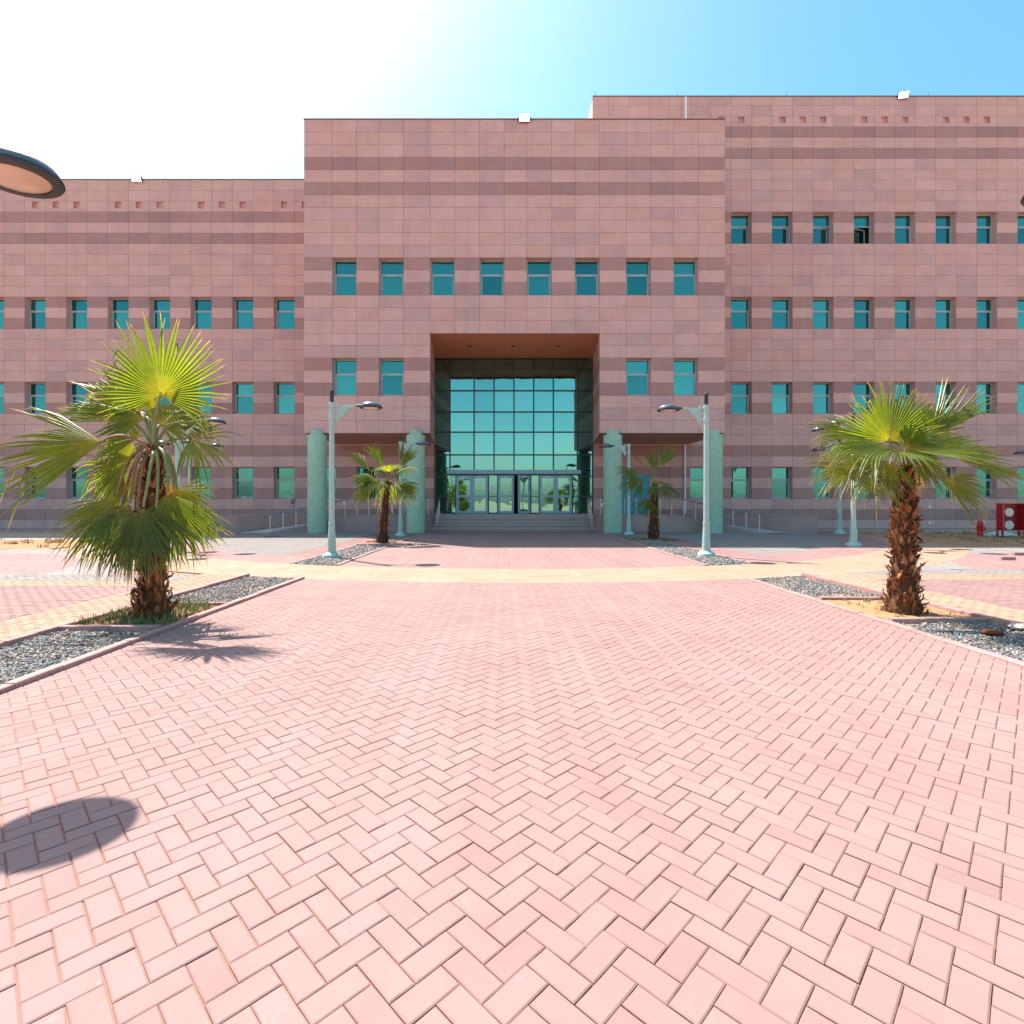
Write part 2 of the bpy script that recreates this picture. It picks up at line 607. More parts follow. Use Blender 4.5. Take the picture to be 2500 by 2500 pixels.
def add_flat(mb, poly, z, gap, low=0.014):
    poly = clean(poly)
    if len(poly) < 3:
        return
    n = len(poly)
    o = inset(poly, gap)
    t = inset(poly, gap + 0.004)
    i = len(mb.v)
    mb.v += [(x, y, z) for x, y in t] + [(x, y, z - low) for x, y in o]
    mb.f.append(tuple(range(i, i + n)))
    for k in range(n):
        k2 = (k + 1) % n
        mb.f.append((i + n + k, i + n + k2, i + k2, i + k))
    mb.m += [0] * (1 + n)


def ring_clip(poly, c, r, outside):
    """clip against a circle, taken as its tangent at the paver"""
    mx = sum(p[0] for p in poly) / len(poly) - c[0]
    my = sum(p[1] for p in poly) / len(poly) - c[1]
    l = math.hypot(mx, my) or 1e-9
    ux, uy = mx / l, my / l
    d = ux * c[0] + uy * c[1] + r
    return clip(poly, -ux, -uy, -d) if outside else clip(poly, ux, uy, d)


# herringbone of 200 x 100 mm pavers turned by 45 degrees
CELL = 0.1012
cand = []
c45 = math.sqrt(0.5)
rot = lambda u, v: ((u - v) * c45, (u + v) * c45)
PY0, PY1 = -1.2, 28.25
for p in range(-30, 330):
    for q in range(-60, 60):
        for (u0, v0, w, h, typ) in ((0, 0, 2, 1, 0), (2, -1, 1, 2, 1)):
            u, v = u0 + p + 2 * q, v0 + p - 2 * q
            cx_, cy_ = rot((u + w / 2) * CELL, (v + h / 2) * CELL)
            if not (PL - 0.2 < cx_ < PR + 0.2 and PY0 < cy_ < PY1 + 0.2):
                continue
            rr = math.hypot(cx_ - RC[0], cy_ - RC[1])
            if R_IN + 0.16 < rr < R_OUT - 0.16:
                continue
            cand.append((cx_, cy_, w, h, typ, u, v, rr))
near = sorted([c for c in cand if inframe(c[0], c[1]) and PL + 0.15 < c[0] < PR - 0.15 and c[7] > R_OUT + 0.2], key=lambda c: c[0] ** 2 + c[1] ** 2)[:300]
nearset = set((c[5], c[6], c[4]) for c in near)
proto = []
for typ, (w, h) in enumerate(((2, 1), (1, 2))):
    for var in range(6):
        mb = MB()
        r_ = random.Random(100 + typ * 10 + var)
        W2, H2 = w * CELL / 2, h * CELL / 2
        pl = [rot(-W2, -H2), rot(W2, -H2), rot(W2, H2), rot(-W2, H2)]
        # small chips make each edge uneven
        poly = []
        for k in range(4):
            a, c = pl[k], pl[(k + 1) % 4]
            poly.append(a)
            for t in ((0.5,) if k % 2 else (0.34, 0.7)):
                j = r_.uniform(-0.0012, 0.0006)
                nx, ny = c[1] - a[1], -(c[0] - a[0])
                ll = math.hypot(nx, ny)
                poly.append((a[0] + (c[0] - a[0]) * t + nx / ll * j, a[1] + (c[1] - a[1]) * t + ny / ll * j))
        add_paver(mb, poly, 0.0, 0.0010 + r_.uniform(0, 0.0010), 0.0055)
        proto.append(mb.mesh('paver', PINK))
for k, c in enumerate(near):
    o = link('paver', proto[c[4] * 6 + rng.randrange(6)], path, (c[0], c[1], rng.uniform(-0.0018, 0.0012)),
             (rng.gauss(0, 0.006), rng.gauss(0, 0.006), rng.gauss(0, 0.006)))
mb = MB()
for (cx_, cy_, w, h, typ, u, v, rr) in cand:
    if (u, v, typ) in nearset:
        continue
    poly = [rot(u * CELL, v * CELL), rot((u + w) * CELL, v * CELL), rot((u + w) * CELL, (v + h) * CELL), rot(u * CELL, (v + h) * CELL)]
    poly = clip(clip(poly, -1, 0, -PL), 1, 0, PR)
    poly = clip(poly, 0, 1, PY1)
    if len(poly) < 3:
        continue
    if rr > R_IN - 0.3:
        poly = ring_clip(poly, RC, R_OUT, True) if rr > (R_IN + R_OUT) / 2 else ring_clip(poly, RC, R_IN, False)
    if len(poly) < 3 or area(poly) < 0.0022:
        continue
    add_paver(mb, poly, rng.uniform(-0.0018, 0.0012), 0.0011 + rng.uniform(0, 0.0010), 0.0055, (0, 0), (0, 0), 0.028)
link('pavers', mb.mesh('pavers', PINK), path, kind='stuff')

# ---- the rest of the plaza: running-bond pavers in coloured fields
fields = {'yellow': MB(), 'grey': MB(), 'pink': MB()}
PW, PH = 0.202, 0.101


def polar_field(key, c, r0, r1, a0, a1, test=None, clips=None, gap=0.003):
    mb_ = fields[key]
    n_r = max(1, round((r1 - r0) / PH))
    dr = (r1 - r0) / n_r
    for i in range(n_r):
        ra, rb = r0 + i * dr, r0 + (i + 1) * dr
        da = PW / ((ra + rb) / 2)
        k0 = int(a0 / da) - 1
        for k in range(k0, int(a1 / da) + 1):
            t0 = (k + 0.5 * (i % 2)) * da
            t1 = t0 + da
            tm = (t0 + t1) / 2
            if tm < a0 or tm > a1:
                continue
            x, y = c[0] + math.cos(tm) * (ra + rb) / 2, c[1] + math.sin(tm) * (ra + rb) / 2
            if not inframe(x, y, 0, 350) or (test and not test(x, y)):
                continue
            poly = [(c[0] + math.cos(t) * r, c[1] + math.sin(t) * r) for t, r in ((t0, ra), (t0, rb), (t1, rb), (t1, ra))][::-1]
            if clips:
                for cl in clips:
                    poly = clip(poly, *cl)
                    if len(poly) < 3:
                        break
            if len(poly) > 2 and area(poly) > 0.002:
                add_flat(mb_, poly, rng.uniform(-0.003, 0.0), gap)


def grid_field(key, x0, x1, y0, y1, test=None, along='x', rings=(), clips=()):
    mb_ = fields[key]
    a, c = (PW, PH) if along == 'x' else (PH, PW)
    j = 0
    if along == 'x':
        rows = np.arange(y0, y1 - 1e-6, c)
        for j, yy in enumerate(rows):
            off = (j % 2) * a / 2
            for xx in np.arange(x0 - off, x1 - 1e-6, a):
                emit_cell(mb_, max(xx, x0), min(xx + a, x1), yy, min(yy + c, y1), test, rings, clips)
    else:
        for j, xx in enumerate(np.arange(x0, x1 - 1e-6, a)):
            off = (j % 2) * c / 2
            for yy in np.arange(y0 - off, y1 - 1e-6, c):
                emit_cell(mb_, xx, min(xx + a, x1), max(yy, y0), min(yy + c, y1), test, rings, clips)


def emit_cell(mb_, xa, xb, ya, yb, test, rings, clips):
    if xb - xa < 0.02 or yb - ya < 0.02:
        return
    xm, ym = (xa + xb) / 2, (ya + yb) / 2
    if not inframe(xm, ym, 0, 350):
        return
    if test and not test(xm, ym):
        return
    poly = [(xa, ya), (xb, ya), (xb, yb), (xa, yb)]
    for (c, r, outside) in rings:
        dd = math.hypot(xm - c[0], ym - c[1])
        if (outside and dd < r - 0.13) or (not outside and dd > r + 0.13):
            return
        if abs(dd - r) < 0.13:
            poly = ring_clip(poly, c, r, outside)
            if len(poly) < 3:
                return
    for cl in clips:
        poly = clip(poly, *cl)
        if len(poly) < 3:
            return
    if area(poly) > 0.002:
        add_flat(mb_, poly, rng.uniform(-0.003, 0.0), 0.003)


# the yellow ring path right across
polar_field('yellow', RC, R_IN, R_OUT, math.radians(180), math.radians(360))
# pink ring inside it and straight pink borders along the far beds, grey field inside
lim = lambda x, y: x < OL - 0.06 or x > OR + 0.06
polar_field('pink', RC, R_PINK, R_IN, math.radians(180), math.radians(360), lim)
for (xa, xb) in ((YL + 0.1, OL - 0.05), (OR + 0.05, YR)):
    grid_field('pink', xa, xb, 12.0, 28.0, along='y', rings=((RC, R_PINK, False),))
grid_field('grey', -16.0, YL + 0.1, 13.0, 30.0, rings=((RC, R_PINK, False),))
grid_field('grey', YR, 17.0, 13.0, 30.0, rings=((RC, R_PINK, False),))
# straight yellow strips beside the near beds, pink beyond them
for side, xa, xb in ((-1, YL, OL - 0.05), (1, OR + 0.05, YR)):
    grid_field('yellow', xa, xb, 1.5, 12.5, along='y', rings=((RC, R_OUT, True),))
grid_field('pink', -13.0, YL, 4.0, 9.9, rings=((RC, R_OUT, True),))
grid_field('pink', YR, 13.0, 4.0, 10.75, rings=((RC, R_OUT, True),))
# cross bands: yellow then grey
grid_field('yellow', -13.0, YL, 9.9, 10.62, rings=((RC, R_OUT, True),))
grid_field('yellow', YR, 13.0, 10.75, 11.55, rings=((RC, R_OUT, True),))
grid_field('grey', -13.0, YL, 10.62, 11.5, rings=((RC, R_OUT, True),))
grid_field('grey', YR, 13.5, 11.55, 12.3, rings=((RC, R_OUT, True),))
# the two side circles, laid in curved courses
for c, ylim, ytop, key2 in ((CL, 11.5, 17.7, 0), (CR, 12.3, 19.4, 0)):
    tst = lambda x, y, L=ylim, T=ytop: y > L and y < T and math.hypot(x - RC[0], y - RC[1]) > R_OUT
    polar_field('pink', c, 0.6, 5.65, 0, math.pi, tst, gap=0.008)
    polar_field('grey', c, 5.65, 7.25, 0, math.pi, tst, gap=0.008)
    polar_field('pink', c, 7.25, 7.45, 0, math.pi, tst)
    out = lambda x, y, L=ylim, cc=c: y > L and math.hypot(x - cc[0], y - cc[1]) > 7.45
    if c is CL:
        grid_field('yellow', -27.0, -8.0, ylim, 17.72, out, rings=((RC, R_OUT, True),))
    else:
        grid_field('yellow', 8.0, 26.0, ylim, 19.55, out, rings=((RC, R_OUT, True),))
for key, m_ in (('yellow', YELL), ('grey', GREY), ('pink', PINK2)):
    link(key + '_pavers', fields[key].mesh(key + '_pavers', m_), plaza, kind='stuff')

# paved strips along the building (too flat to the eye to pick the pavers apart)


def strip_mat(name, c):
    m, n, out = newmat(name)
    br = nd(n, 'ShaderNodeTexBrick')
    g = n.nodes.new('ShaderNodeNewGeometry')
    n.links.new(g.outputs['Position'], br.inputs['Vector'])
    br.inputs['Scale'].default_value = 1.0
    br.inputs['Brick Width'].default_value = 0.2
    br.inputs['Row Height'].default_value = 0.1
    br.inputs['Mortar Size'].default_value = 0.006
    br.inputs['Color1'].default_value = (*c, 1)
    br.inputs['Color2'].default_value = (c[0] * 0.9, c[1] * 0.88, c[2] * 0.88, 1)
    br.inputs['Mortar'].default_value = (0.30, 0.18, 0.12, 1)
    bsdf(n, out, br.outputs['Color'], 0.85, spec=0.2)
    return m


S_PINK, S_YEL, S_GREY = strip_mat('strip_pink', (0.44, 0.28, 0.27)), strip_mat('strip_yellow', (0.52, 0.40, 0.26)), strip_mat('strip_grey', (0.40, 0.37, 0.36))


def sheet(name, poly, z, mat):
    b = MB()
    b.quad([(x, y, z) for x, y in poly])
    return link(name, b.mesh(name, mat), kind='structure')


sheet('pavement', [(-60, -60), (60, -60), (60, -1.3), (-60, -1.3)], -0.004, S_PINK)
sheet('pavement', [(-60, -1.3), (-22, -1.3), (-36, 17.7), (-60, 17.7)], -0.006, S_PINK)
sheet('pavement', [(22, -1.3), (60, -1.3), (60, 19.5), (38, 19.5)], -0.006, S_PINK)
sheet('pavement', [(-48, 22.5), (-11.5, 22.5), (-11.5, 24.5), (-48, 24.5)], -0.012, S_GREY)
sheet('pavement', [(-48, 24.5), (-13.5, 24.5), (-13.5, 27.2), (-48, 27.2)], -0.012, S_YEL)
sheet('pavement', [(-48, 27.2), (-13.0, 27.2), (-13.0, 32.6), (-48, 32.6)], -0.012, S_PINK)
sheet('pavement', [(14.2, 27.2), (48, 27.2), (48, 28.7), (14.2, 28.7)], -0.012, S_PINK)
sheet('pavement', [(14.0, 28.7), (48, 28.7), (48, 31.0), (14.0, 31.0)], -0.012, S_YEL)
sheet('pavement', [(14.0, 31.0), (48, 31.0), (48, 32.6), (14.0, 32.6)], -0.012, S_PINK)
sheet('pavement', [(13.4, 19.4), (17.3, 19.4), (18.2, 22.6), (16.6, 27.2), (14.6, 27.2), (15.4, 24.0)], -0.010, S_YEL)


def bumpy(name, x0, x1, y0, y1, z, mat, amp=0.05, nx=80, ny=24, slant=0.0):
    b = MB()
    for j in range(ny + 1):
        for i in range(nx + 1):
            x = x0 + (x1 - x0) * i / nx + slant * (j / ny) * (1 - i / nx)
            y = y0 + (y1 - y0) * j / ny
            e = min(1, min(i, nx - i) / 3, min(j, ny - j) / 2)
            h = amp * e * (0.5 + 0.5 * math.sin(x * 1.7 + 1.3 * y) * math.sin(y * 2.3 - 0.6 * x) + 0.25 * rng.uniform(-1, 1))
            b.v.append((x, y, z + h))
    for j in range(ny):
        for i in range(nx):
            a = j * (nx + 1) + i
            b.f.append((a, a + 1, a + nx + 2, a + nx + 1))
            b.m.append(0)
    return link(name, b.mesh(name, mat, True), kind='structure')


bumpy('sand_bed', -48, -15.3, 17.75, 22.4, 0.0, SAND)
bumpy('sand_bed', 16.4, 48, 19.6, 27.2, 0.0, SAND, slant=1.0)


def tufts(name, spots, mat, hgt=0.12, blades=30, rad=0.1, kind='stuff', label=None, parent=None, wid=0.006):
    b = MB()
    for (x, y, z, s) in spots:
        for _ in range(int(blades * s)):
            a, r = rng.uniform(0, 6.28), rad * s * math.sqrt(rng.random())
            bx, by = x + r * math.cos(a), y + r * math.sin(a)
            h = hgt * rng.uniform(0.5, 1.2) * (0.6 + 0.4 * s)
            la, lean = rng.uniform(0, 6.28), rng.uniform(0.1, 0.8) * h
            w = wid * rng.uniform(0.6, 1.3)
            px, py = -math.sin(la) * w, math.cos(la) * w
            m1 = (bx + math.cos(la) * lean * 0.35, by + math.sin(la) * lean * 0.35, z + h * 0.6)
            tp = (bx + math.cos(la) * lean, by + math.sin(la) * lean, z + h)
            i = len(b.v)
            b.v += [(bx - px, by - py, z), (bx + px, by + py, z), (m1[0] + px * 0.8, m1[1] + py * 0.8, m1[2]), (m1[0] - px * 0.8, m1[1] - py * 0.8, m1[2]), tp]
            b.f += [(i, i + 1, i + 2, i + 3), (i + 3, i + 2, i + 4)]
            b.m += [0, 0]
    return link(name, b.mesh(name, mat), parent, kind=kind, label=label if parent is None else None, cat=('grass' if parent is None else None))


sp = []
for _ in range(70):
    sp.append((rng.uniform(-31, -15.6), rng.uniform(17.9, 22.3), 0.01, rng.uniform(0.4, 1.3)))
tufts('dry_grass', sp, DRYG, 0.16, 34, 0.22, label='dry yellow grass tufts on the sand strip behind the left palm', wid=0.008)
sp = []
for _ in range(150):
    sp.append((rng.uniform(17.8, 33), rng.uniform(19.8, 27.0), 0.01, rng.uniform(0.4, 1.3)))
tufts('dry_grass', sp, DRYG, 0.15, 34, 0.22, label='dry grass tufts around the red hydrant on the right sand strip', wid=0.008)

# ---- gravel beds with kerbs and tree pits
kerb_cache = {}


def kerb_row(parent, x0, y0, x1, y1, w=0.10, z0=-0.05, z1=0.065, seg=0.5):
    L = math.hypot(x1 - x0, y1 - y0)
    n = max(1, round(L / seg))
    l = L / n
    ang = math.atan2(y1 - y0, x1 - x0)
    key = (round(l, 3), w, z0, z1)
    if key not in kerb_cache:
        b = MB()
        g, e = 0.0025, 0.008
        prof = [(-w / 2, z0), (-w / 2, z1 - e), (-w / 2 + e, z1), (w / 2 - e, z1), (w / 2, z1 - e), (w / 2, z0)]
        for xx in (-l / 2 + g, l / 2 - g):
            b.v += [(xx, p, q) for p, q in prof]
        k = len(prof)
        for i in range(k - 1):
            b.f.append((i + k, i + 1 + k, i + 1, i))
        b.f.append(tuple(range(k)))
        b.f.append(tuple(range(k, 2 * k))[::-1])
        b.m = [0] * len(b.f)
        kerb_cache[key] = b.mesh('kerb_stone', KERB)
    for i in range(n):
        t = (i + 0.5) / n
        link('kerb_stone', kerb_cache[key], parent, (x0 + (x1 - x0) * t, y0 + (y1 - y0) * t, rng.uniform(-0.006, 0.004)),
             (rng.gauss(0, 0.008), rng.gauss(0, 0.004), ang + rng.gauss(0, 0.003)))


ico_v = np.array([(0, 0, 1), (0.894, 0, 0.447), (0.276, 0.851, 0.447), (-0.724, 0.526, 0.447), (-0.724, -0.526, 0.447), (0.276, -0.851, 0.447),
                  (0.724, 0.526, -0.447), (-0.276, 0.851, -0.447), (-0.894, 0, -0.447), (-0.276, -0.851, -0.447), (0.724, -0.526, -0.447), (0, 0, -1)])
ico_f = np.array([(0, 1, 2), (0, 2, 3), (0, 3, 4), (0, 4, 5), (0, 5, 1), (1, 6, 2), (2, 7, 3), (3, 8, 4), (4, 9, 5), (5, 10, 1),
                  (6, 7, 2), (7, 8, 3), (8, 9, 4), (9, 10, 5), (10, 6, 1), (6, 11, 7), (7, 11, 8), (8, 11, 9), (9, 11, 10), (10, 11, 6)])


def pebbles(name, parent, pts, smin, smax, mat, z0):
    n = len(pts)
    P = np.array(pts)
    s = nrg.uniform(smin, smax, (n, 1)) * nrg.lognormal(0, 0.25, (n, 1))
    sc = np.concatenate([s * nrg.uniform(0.9, 1.5, (n, 1)), s * nrg.uniform(0.7, 1.1, (n, 1)), s * nrg.uniform(0.4, 0.75, (n, 1))], 1)
    a = nrg.uniform(0, 6.283, n)
    V = ico_v[None] * sc[:, None, :] * nrg.uniform(0.8, 1.2, (n, 12, 1))
    tl = nrg.normal(0, 0.35, (n, 2))
    V[..., 2] += V[..., 0] * tl[:, :1] + V[..., 1] * tl[:, 1:]
    X = V[..., 0] * np.cos(a)[:, None] - V[..., 1] * np.sin(a)[:, None] + P[:, :1]
    Y = V[..., 0] * np.sin(a)[:, None] + V[..., 1] * np.cos(a)[:, None] + P[:, 1:2]
    Z = V[..., 2] + z0 + nrg.uniform(0, 0.012, (n, 1))
    co = np.stack([X, Y, Z], -1).reshape(-1, 3)
    fa = (ico_f[None] + (np.arange(n) * 12)[:, None, None]).reshape(-1, 3)
    me = bpy.data.meshes.new(name)
    me.vertices.add(len(co))
    me.vertices.foreach_set('co', co.ravel())
    me.loops.add(fa.size)
    me.loops.foreach_set('vertex_index', fa.ravel())
    me.polygons.add(len(fa))
    me.polygons.foreach_set('loop_start', np.arange(0, fa.size, 3))
    me.polygons.foreach_set('loop_total', np.full(len(fa), 3))
    me.materials.append(mat)
    me.update()
    me.validate()
    return link(name, me, parent, kind='stuff')


def arc_y(x, r):
    return RC[1] - math.sqrt(r * r - (x - RC[0]) ** 2)


NOSING = plain('nosing', (0.52, 0.42, 0.39), 0.5)
GRAV = sand_mat('gravel_bed', (0.30, 0.25, 0.21), (0.36, 0.25, 0.18), 30)


def bed(xa, xb, ya_f, yb_f, pit, near_, kin, kout):
    """gravel bed between two kerb rows (x = xa next to the path, xb outside)"""
    lo, hi = min(xa, xb), max(xa, xb)
    b = MB()
    b.quad([(lo, ya_f(lo), -0.012), (hi, ya_f(hi), -0.012), (hi, yb_f(hi), -0.012), (lo, yb_f(lo), -0.012)])
    ob = link('gravel_bed', b.mesh('gravel_bed', GRAV), kind='structure')
    kerb_row(ob, xa, ya_f(xa), xa, yb_f(xa), **kin)
    kerb_row(ob, xb, ya_f(xb), xb, yb_f(xb), **kout)
    pts = []
    dens = 2900 if near_ else 760
    tot = int(dens * (hi - lo) * (yb_f((lo + hi) / 2) - max(ya_f(lo), 2.6)))
    for _ in range(tot):
        x = rng.uniform(lo + 0.06, hi - 0.06)
        y = rng.uniform(max(ya_f(x), 2.6), yb_f(x) - 0.03)
        if pit and pit[0] - 0.08 < y < pit[1] + 0.08:
            continue
        if not inframe(x, y, 0, 420):
            continue
        if near_ and y > 6.5 and rng.random() < 0.35:
            continue
        # worn spots show the bed
        if near_ and math.sin(x * 5.1 + y * 1.9) + math.sin(y * 3.7 - x * 2.2) > 1.45 and rng.random() < 0.8:
            continue
        pts.append((x, y))
    pebbles('pebbles', ob, pts, 0.0075 if near_ else 0.014, 0.0145 if near_ else 0.022, PEBBLE, 0.0)
    if pit:
        kerb_row(ob, lo + 0.05, pit[0], hi - 0.05, pit[0], w=0.08, z1=0.06)
        kerb_row(ob, lo + 0.05, pit[1], hi - 0.05, pit[1], w=0.08, z1=0.06)
        b = MB()
        nx, ny = 14, 14
        for j in range(ny + 1):
            for i in range(nx + 1):
                b.v.append((lo + 0.05 + (hi - lo - 0.1) * i / nx, pit[0] + (pit[1] - pit[0]) * j / ny, 0.004 + 0.022 * rng.random() + 0.03 * math.exp(-((i - 7) ** 2 + (j - 7) ** 2) / 14)))
        for j in range(ny):
            for i in range(nx):
                a = j * (nx + 1) + i
                b.f.append((a, a + 1, a + nx + 2, a + nx + 1))
                b.m.append(0)
        link('soil', b.mesh('soil', SOIL if pit[2] else SAND, True), ob)
    return ob


kin = dict(w=0.10, z1=0.045)
bedL = bed(PL - 0.055, OL, lambda x: -1.0, lambda x: arc_y(x, R_OUT), (6.46, 8.0, 1), True, kin, dict(w=0.10, z1=0.06))
bedR = bed(PR + 0.055, OR, lambda x: -1.0, lambda x: arc_y(x, R_OUT), (6.9, 8.43, 0), True, dict(w=0.11, z1=0.02), dict(w=0.11, z1=0.075))
bedL2 = bed(PL - 0.055, OL, lambda x: arc_y(x, R_IN), lambda x: 27.0, (19.3, 20.7, 1), False, dict(w=0.1, z1=0.03), dict(w=0.08, z1=0.015))
bedR2 = bed(PR + 0.055, OR, lambda x: arc_y(x, R_IN), lambda x: 27.0, (21.2, 22.6, 1), False, dict(w=0.1, z1=0.03), dict(w=0.08, z1=0.015))
# two larger stones lying on the right gravel
for (x, y, s, lab, mt) in ((*pix(2490, 1540), 0.085, 'rounded grey stone on the right gravel bed beside the outer kerb', PEBBLE), (*pix(2421, 1553), 0.08, 'flat brown rock lying on the right gravel bed in palm shade', SCALE)):
    b = MB()
    r_ = random.Random(int(s * 1000))
    b.lathe([(0.3 * s, 0), (0.95 * s, 0.2 * s), (1.1 * s, 0.45 * s), (0.8 * s, 0.75 * s), (0.3 * s, 0.85 * s)], 9, sx=1.5)
    b.v = [(x_ * r_.uniform(0.9, 1.1), y_ * r_.uniform(0.9, 1.1), z_ * r_.uniform(0.9, 1.1)) for x_, y_, z_ in b.v]
    link('stone', b.mesh('stone', mt), None, (x, y, 0.012), None, None, lab, 'stone')

# ------------------------------------------------------------------ buildings
YW, YM = 32.4, 27.35            # fronts of the wings and of the entrance block
ROW, ZT = 0.647, 21.19
ROWM, ZM = 0.644, 21.22
GAPJ = 0.0055
panel_cache = {}


def panel_mesh(w, h, dark, niche=False):
    key = (round(w, 3), round(h, 3), dark, niche)
    if key not in panel_cache:
        b = MB()
        a, c = w / 2 - GAPJ, h / 2 - GAPJ
        e = 0.006
        if not niche:
            b.quad([(-a + e, 0, -c + e), (a - e, 0, -c + e), (a - e, 0, c - e), (-a + e, 0, c - e)])
        else:
            q, zt, zb = 0.192, c - 0.03, c - 0.42
            b.quad([(-a + e, 0, -c + e), (a - e, 0, -c + e), (a - e, 0, zb), (-a + e, 0, zb)])
            b.quad([(-a + e, 0, zt), (a - e, 0, zt), (a - e, 0, c - e), (-a + e, 0, c - e)])
            b.quad([(-a + e, 0, zb), (-q, 0, zb), (-q, 0, zt), (-a + e, 0, zt)])
            b.quad([(q, 0, zb), (a - e, 0, zb), (a - e, 0, zt), (q, 0, zt)])
            d = 0.16
            b.quad([(-q, d, zb), (q, d, zb), (q, d, zt), (-q, d, zt)])
            b.quad([(-q, 0, zb), (q, 0, zb), (q, d, zb), (-q, d, zb)])
            b.quad([(-q, d, zt), (q, d, zt), (q, 0, zt), (-q, 0, zt)])
            b.quad([(-q, 0, zb), (-q, d, zb), (-q, d, zt), (-q, 0, zt)])
            b.quad([(q, d, zb), (q, 0, zb), (q, 0, zt), (q, d, zt)])
        o = [(-a, 0.006, -c), (a, 0.006, -c), (a, 0.006, c), (-a, 0.006, c)]
        t = [(-a + e, 0, -c + e), (a - e, 0, -c + e), (a - e, 0, c - e), (-a + e, 0, c - e)]
        k = [(x, 0.03, z) for x, _, z in o]
        for i in range(4):
            j = (i + 1) % 4
            b.quad([o[i], o[j], t[j], t[i]])
            b.quad([k[i], k[j], o[j], o[i]])
        panel_cache[key] = b.mesh('stone_panel', STONE_D if dark else STONE_L)
    return panel_cache[key]


def facade(bld, Y, xs, zs, dark, windows, skip, niche, extra_dark=None):
    """xs: column edges, zs: row edges from the top; windows: set of (col, first row)"""
    wincells = set((c, r + k) for c, r in windows for k in range(3))
    cells = []
    wall = MB()
    for r in range(len(zs) - 1):
        for c in range(len(xs) - 1):
            if (c, r) in wincells or skip(c, r):
                continue
            x0, x1, z1, z0 = xs[c], xs[c + 1], zs[r], zs[r + 1]
            ni = niche(c, r)
            if not ni:
                wall.quad([(x0, Y + 0.03, z0), (x1, Y + 0.03, z0), (x1, Y + 0.03, z1), (x0, Y + 0.03, z1)], 0)
            cells.append((c, r, x0, x1, z0, z1, ni))
    vis = [q for q in cells if inframe((q[2] + q[3]) / 2, Y, (q[4] + q[5]) / 2)]
    vis.sort(key=lambda q: abs((q[2] + q[3]) / 2))
    rest = set((q[0], q[1]) for q in vis[300:]) | set((q[0], q[1]) for q in cells if q not in vis)
    nvis = set((q[0], q[1]) for q in vis[:300])
    stuff = {False: MB(), True: MB()}
    for (c, r, x0, x1, z0, z1, ni) in cells:
        dk = dark(c, r)
        me = panel_mesh(x1 - x0, z1 - z0, dk, ni)
        if (c, r) in nvis:
            link('stone_panel', me, bld, ((x0 + x1) / 2, Y, (z0 + z1) / 2))
        else:
            mb_ = stuff[dk]
            i = len(mb_.v)
            mb_.v += [(v.co.x + (x0 + x1) / 2, v.co.y + Y, v.co.z + (z0 + z1) / 2) for v in me.vertices]
            mb_.f += [tuple(i + a for a in p.vertices) for p in me.polygons]
            mb_.m += [0] * len(me.polygons)
    # reveals of the window openings
    for (c, r) in windows:
        x0, x1, z1, z0 = xs[c], xs[c + 1], zs[r], zs[r + 3]
        y0, y1 = Y + 0.001, Y + 0.42
        wall.quad([(x0, y0, z0), (x0, y1, z0), (x0, y1, z1), (x0, y0, z1)], 1)
        wall.quad([(x1, y1, z0), (x1, y0, z0), (x1, y0, z1), (x1, y1, z1)], 1)
        wall.quad([(x0, y1, z1), (x1, y1, z1), (x1, y0, z1), (x0, y0, z1)], 1)
        wall.quad([(x0, y0, z0), (x1, y0, z0), (x1, y1, z0), (x0, y1, z0)], 1)
    for dk in (False, True):
        if stuff[dk].f:
            link('stone_panels', stuff[dk].mesh('stone_panels', STONE_D if dk else STONE_L), bld, kind='stuff')
    return wall


# ---- windows
FR = 0.055


def frame_mesh(w, h):
    b = MB()
    y0, y1 = 0, 0.07
    zt = h * 0.615
    b.box(-w / 2, -w / 2 + FR, y0, y1, 0, h)
    b.box(w / 2 - FR, w / 2, y0, y1, 0, h)
    b.box(-w / 2 + FR, w / 2 - FR, y0, y1, h - FR, h)
    b.box(-w / 2 + FR, w / 2 - FR, y0, y1, 0, FR * 0.8)
    b.box(-w / 2 + FR, w / 2 - FR, y0, y1, zt - FR * 0.5, zt + FR * 0.5)
    return b.mesh('window', ALU)


def sash_mesh(w, h):
    zt = h * 0.615
    x0, x1, z0, z1 = -w / 2 + FR, w / 2 - FR, FR * 0.8, zt - FR * 0.5
    b = MB()
    e = 0.065
    for q in ((x0, x0 + e, z0, z1), (x1 - e, x1, z0, z1), (x0 + e, x1 - e, z0, z0 + e), (x0 + e, x1 - e, z1 - e, z1)):
        b.box(q[0] - x0, q[1] - x0, -0.014, 0.045, q[2], q[3])
    return b.mesh('sash', ALU), x0, (x0 + e, x1 - e, z0 + e, z1 - e), (x0, x1, zt + FR * 0.5, h - FR)


win_cache = {}


def pane_me(w, h, mat, name='pane'):
    key = (round(w, 3), round(h, 3), mat.name)
    if key not in win_cache:
        b = MB()
        b.box(-w / 2, w / 2, 0, 0.008, -h / 2, h / 2)
        win_cache[key] = b.mesh(name, mat)
    return win_cache[key]


